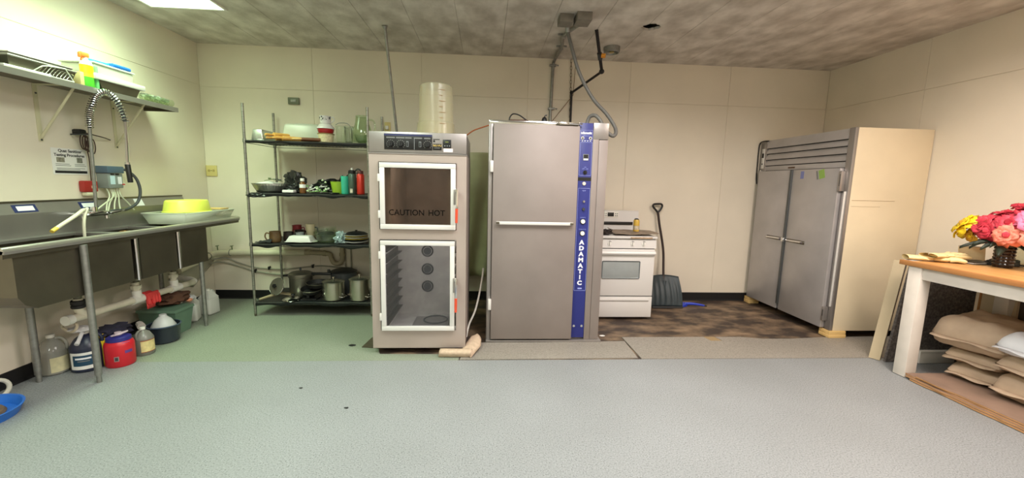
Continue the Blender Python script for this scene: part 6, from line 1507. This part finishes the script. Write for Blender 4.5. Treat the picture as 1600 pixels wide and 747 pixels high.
for k in range(17):
    z = 2.92 - k * .04; tw = (k % 2)
    part('link', B().tube([(.992 + .0008 * k + (0 if tw else .009 * math.cos(a_ * PI / 6)), 5.0 + (.009 * math.cos(a_ * PI / 6) if tw else 0), z + .025 * math.sin(a_ * PI / 6)) for a_ in range(12)], .0026, 5, closed=True), M('rusty chain', (104, 86, 66), .6, .4), ch)
solo('string', B().tube([(1.045, 4.99, 2.91), (1.03, 5.0, 2.53), (.80, 5.0, 2.235), (.70, 5.0, 2.10)], .0035, 6), M('brown string', (128, 98, 62), .8), 'thin brown string slanting down the wall to the proofer', 'string', (1.03, 5.0, 2.5))
rf = thing('ceiling_socket', 'round metal light socket on the ceiling beside the gas pipe', 'fixture', (1.335, 4.53, 2.94))
part('ring', B().lathe([(.088, 0), (.086, -.05), (.074, -.06), (.066, -.05), (.06, -.012), (0, -.012)], n=28), m_galv, rf, w=False)
part('holder', B().lathe([(.03, -.012), (.026, -.055), (.0, -.058)], n=16), M('brass socket', (176, 160, 110), .3, .7), rf, w=False)

# cords beside oven and proofer
solo('white_hose', B().tube(smooth_path([(-.012, 3.80, .66), (-.02, 3.79, .58), (-.045, 3.78, .42), (-.085, 3.76, .25), (-.14, 3.74, .12), (-.165, 3.70, .012)]), .009, 8), m_whitep, 'white hose curving down between oven and proofer', 'hose', (-.1, 3.76, .1))
solo('extension_lead', B().tube(smooth_path([(-.2, 4.0, 1.90), (-.165, 4.0, 1.928), (-.12, 4.0, 1.958), (-.05, 4.0, 1.985), (.025, 4.0, 2.01), (.06, 4.0, 2.015)]), .006, 8), M('rust orange cord', (168, 92, 48), .5), 'rust orange cord bridging from oven top to proofer', 'cord', (-.08, 4.0, 1.95))
solo('wall_sheeting', B().grid(lambda u, v: (-.75 + .85 * u, 4.93 + .03 * math.sin(u * 21 + v * 5) * (.4 + .6 * v), .32 + 1.5 * (1 - v)), 40, 16), M('olive tarp', (196, 196, 158), .6, var=.12, vscale=4), 'olive plastic sheeting hanging on the wall between oven and proofer', 'sheeting', (-.3, 4.95, .3), solid=.003)

# curled vinyl scrap and mat under the oven
sc = thing('curled_vinyl', 'curled tan vinyl offcut on the floor under the oven corner', 'offcut', (-.2, 3.35, 0))
m_scrap = M('tan vinyl offcut', (190, 168, 144), .6, var=.12, vscale=40)
part('folded_strip', B().grid(lambda u, v: (-.375 + .27 * u + .01 * v, 3.275 - .035 * math.sin(v * PI) - .01 * u + .05 * v, .006 + .055 * math.sin(v * PI * .62) + .0), 12, 12), m_scrap, sc, solid=.004)
def flap(u, v):
    p0 = Vector((-.185, 3.335, .045)); p1 = Vector((-.105, 3.245, .008)); q0 = Vector((-.085, 3.60, .10)); q1 = Vector((.0, 3.48, .045))
    a = p0.lerp(q0, v); c = p1.lerp(q1, v); k = a.lerp(c, u); s = 1 - .5 * max(0, v - .75) * 4 * abs(2 * u - 1)
    m_ = (a + c) / 2; k = m_ + (k - m_) * s; k.z += .02 * math.sin(u * PI); return k
part('flap', B().grid(flap, 8, 12), m_scrap, sc, solid=.004)
solo('rubber_mat', B().prism([(-1.07, 3.49), (-.60, 3.42), (-.55, 3.95), (-.98, 3.90), (-1.045, 3.70)], 'z', 0.0005, .006), M('dark brown rubber mat', (70, 62, 46), .7, var=.15, vscale=20), 'dark brown mat corner poking out from under the oven', 'mat', (-.8, 3.7, 0), smooth=False)
for k, (x, y, s, lab) in enumerate(((-1.168, 3.535, .025, 'small black scrap on the green lit floor next to the oven'), (-1.278, 2.775, .010, 'tiny dark crumb on the open floor in front of the rack'), (-.878, 2.51, .012, 'dark crumb on the open floor in front of the oven'), (1.165, 3.752, .022, 'pale paper scrap on the bare floor by the proofer'))):
    solo('floor_scrap', B().ball((x, y, .003), s, (1.2, .8, .25), 2, .3, 4, k), m_paper if k == 3 else m_blkr, lab, 'scrap', (x, y, 0))
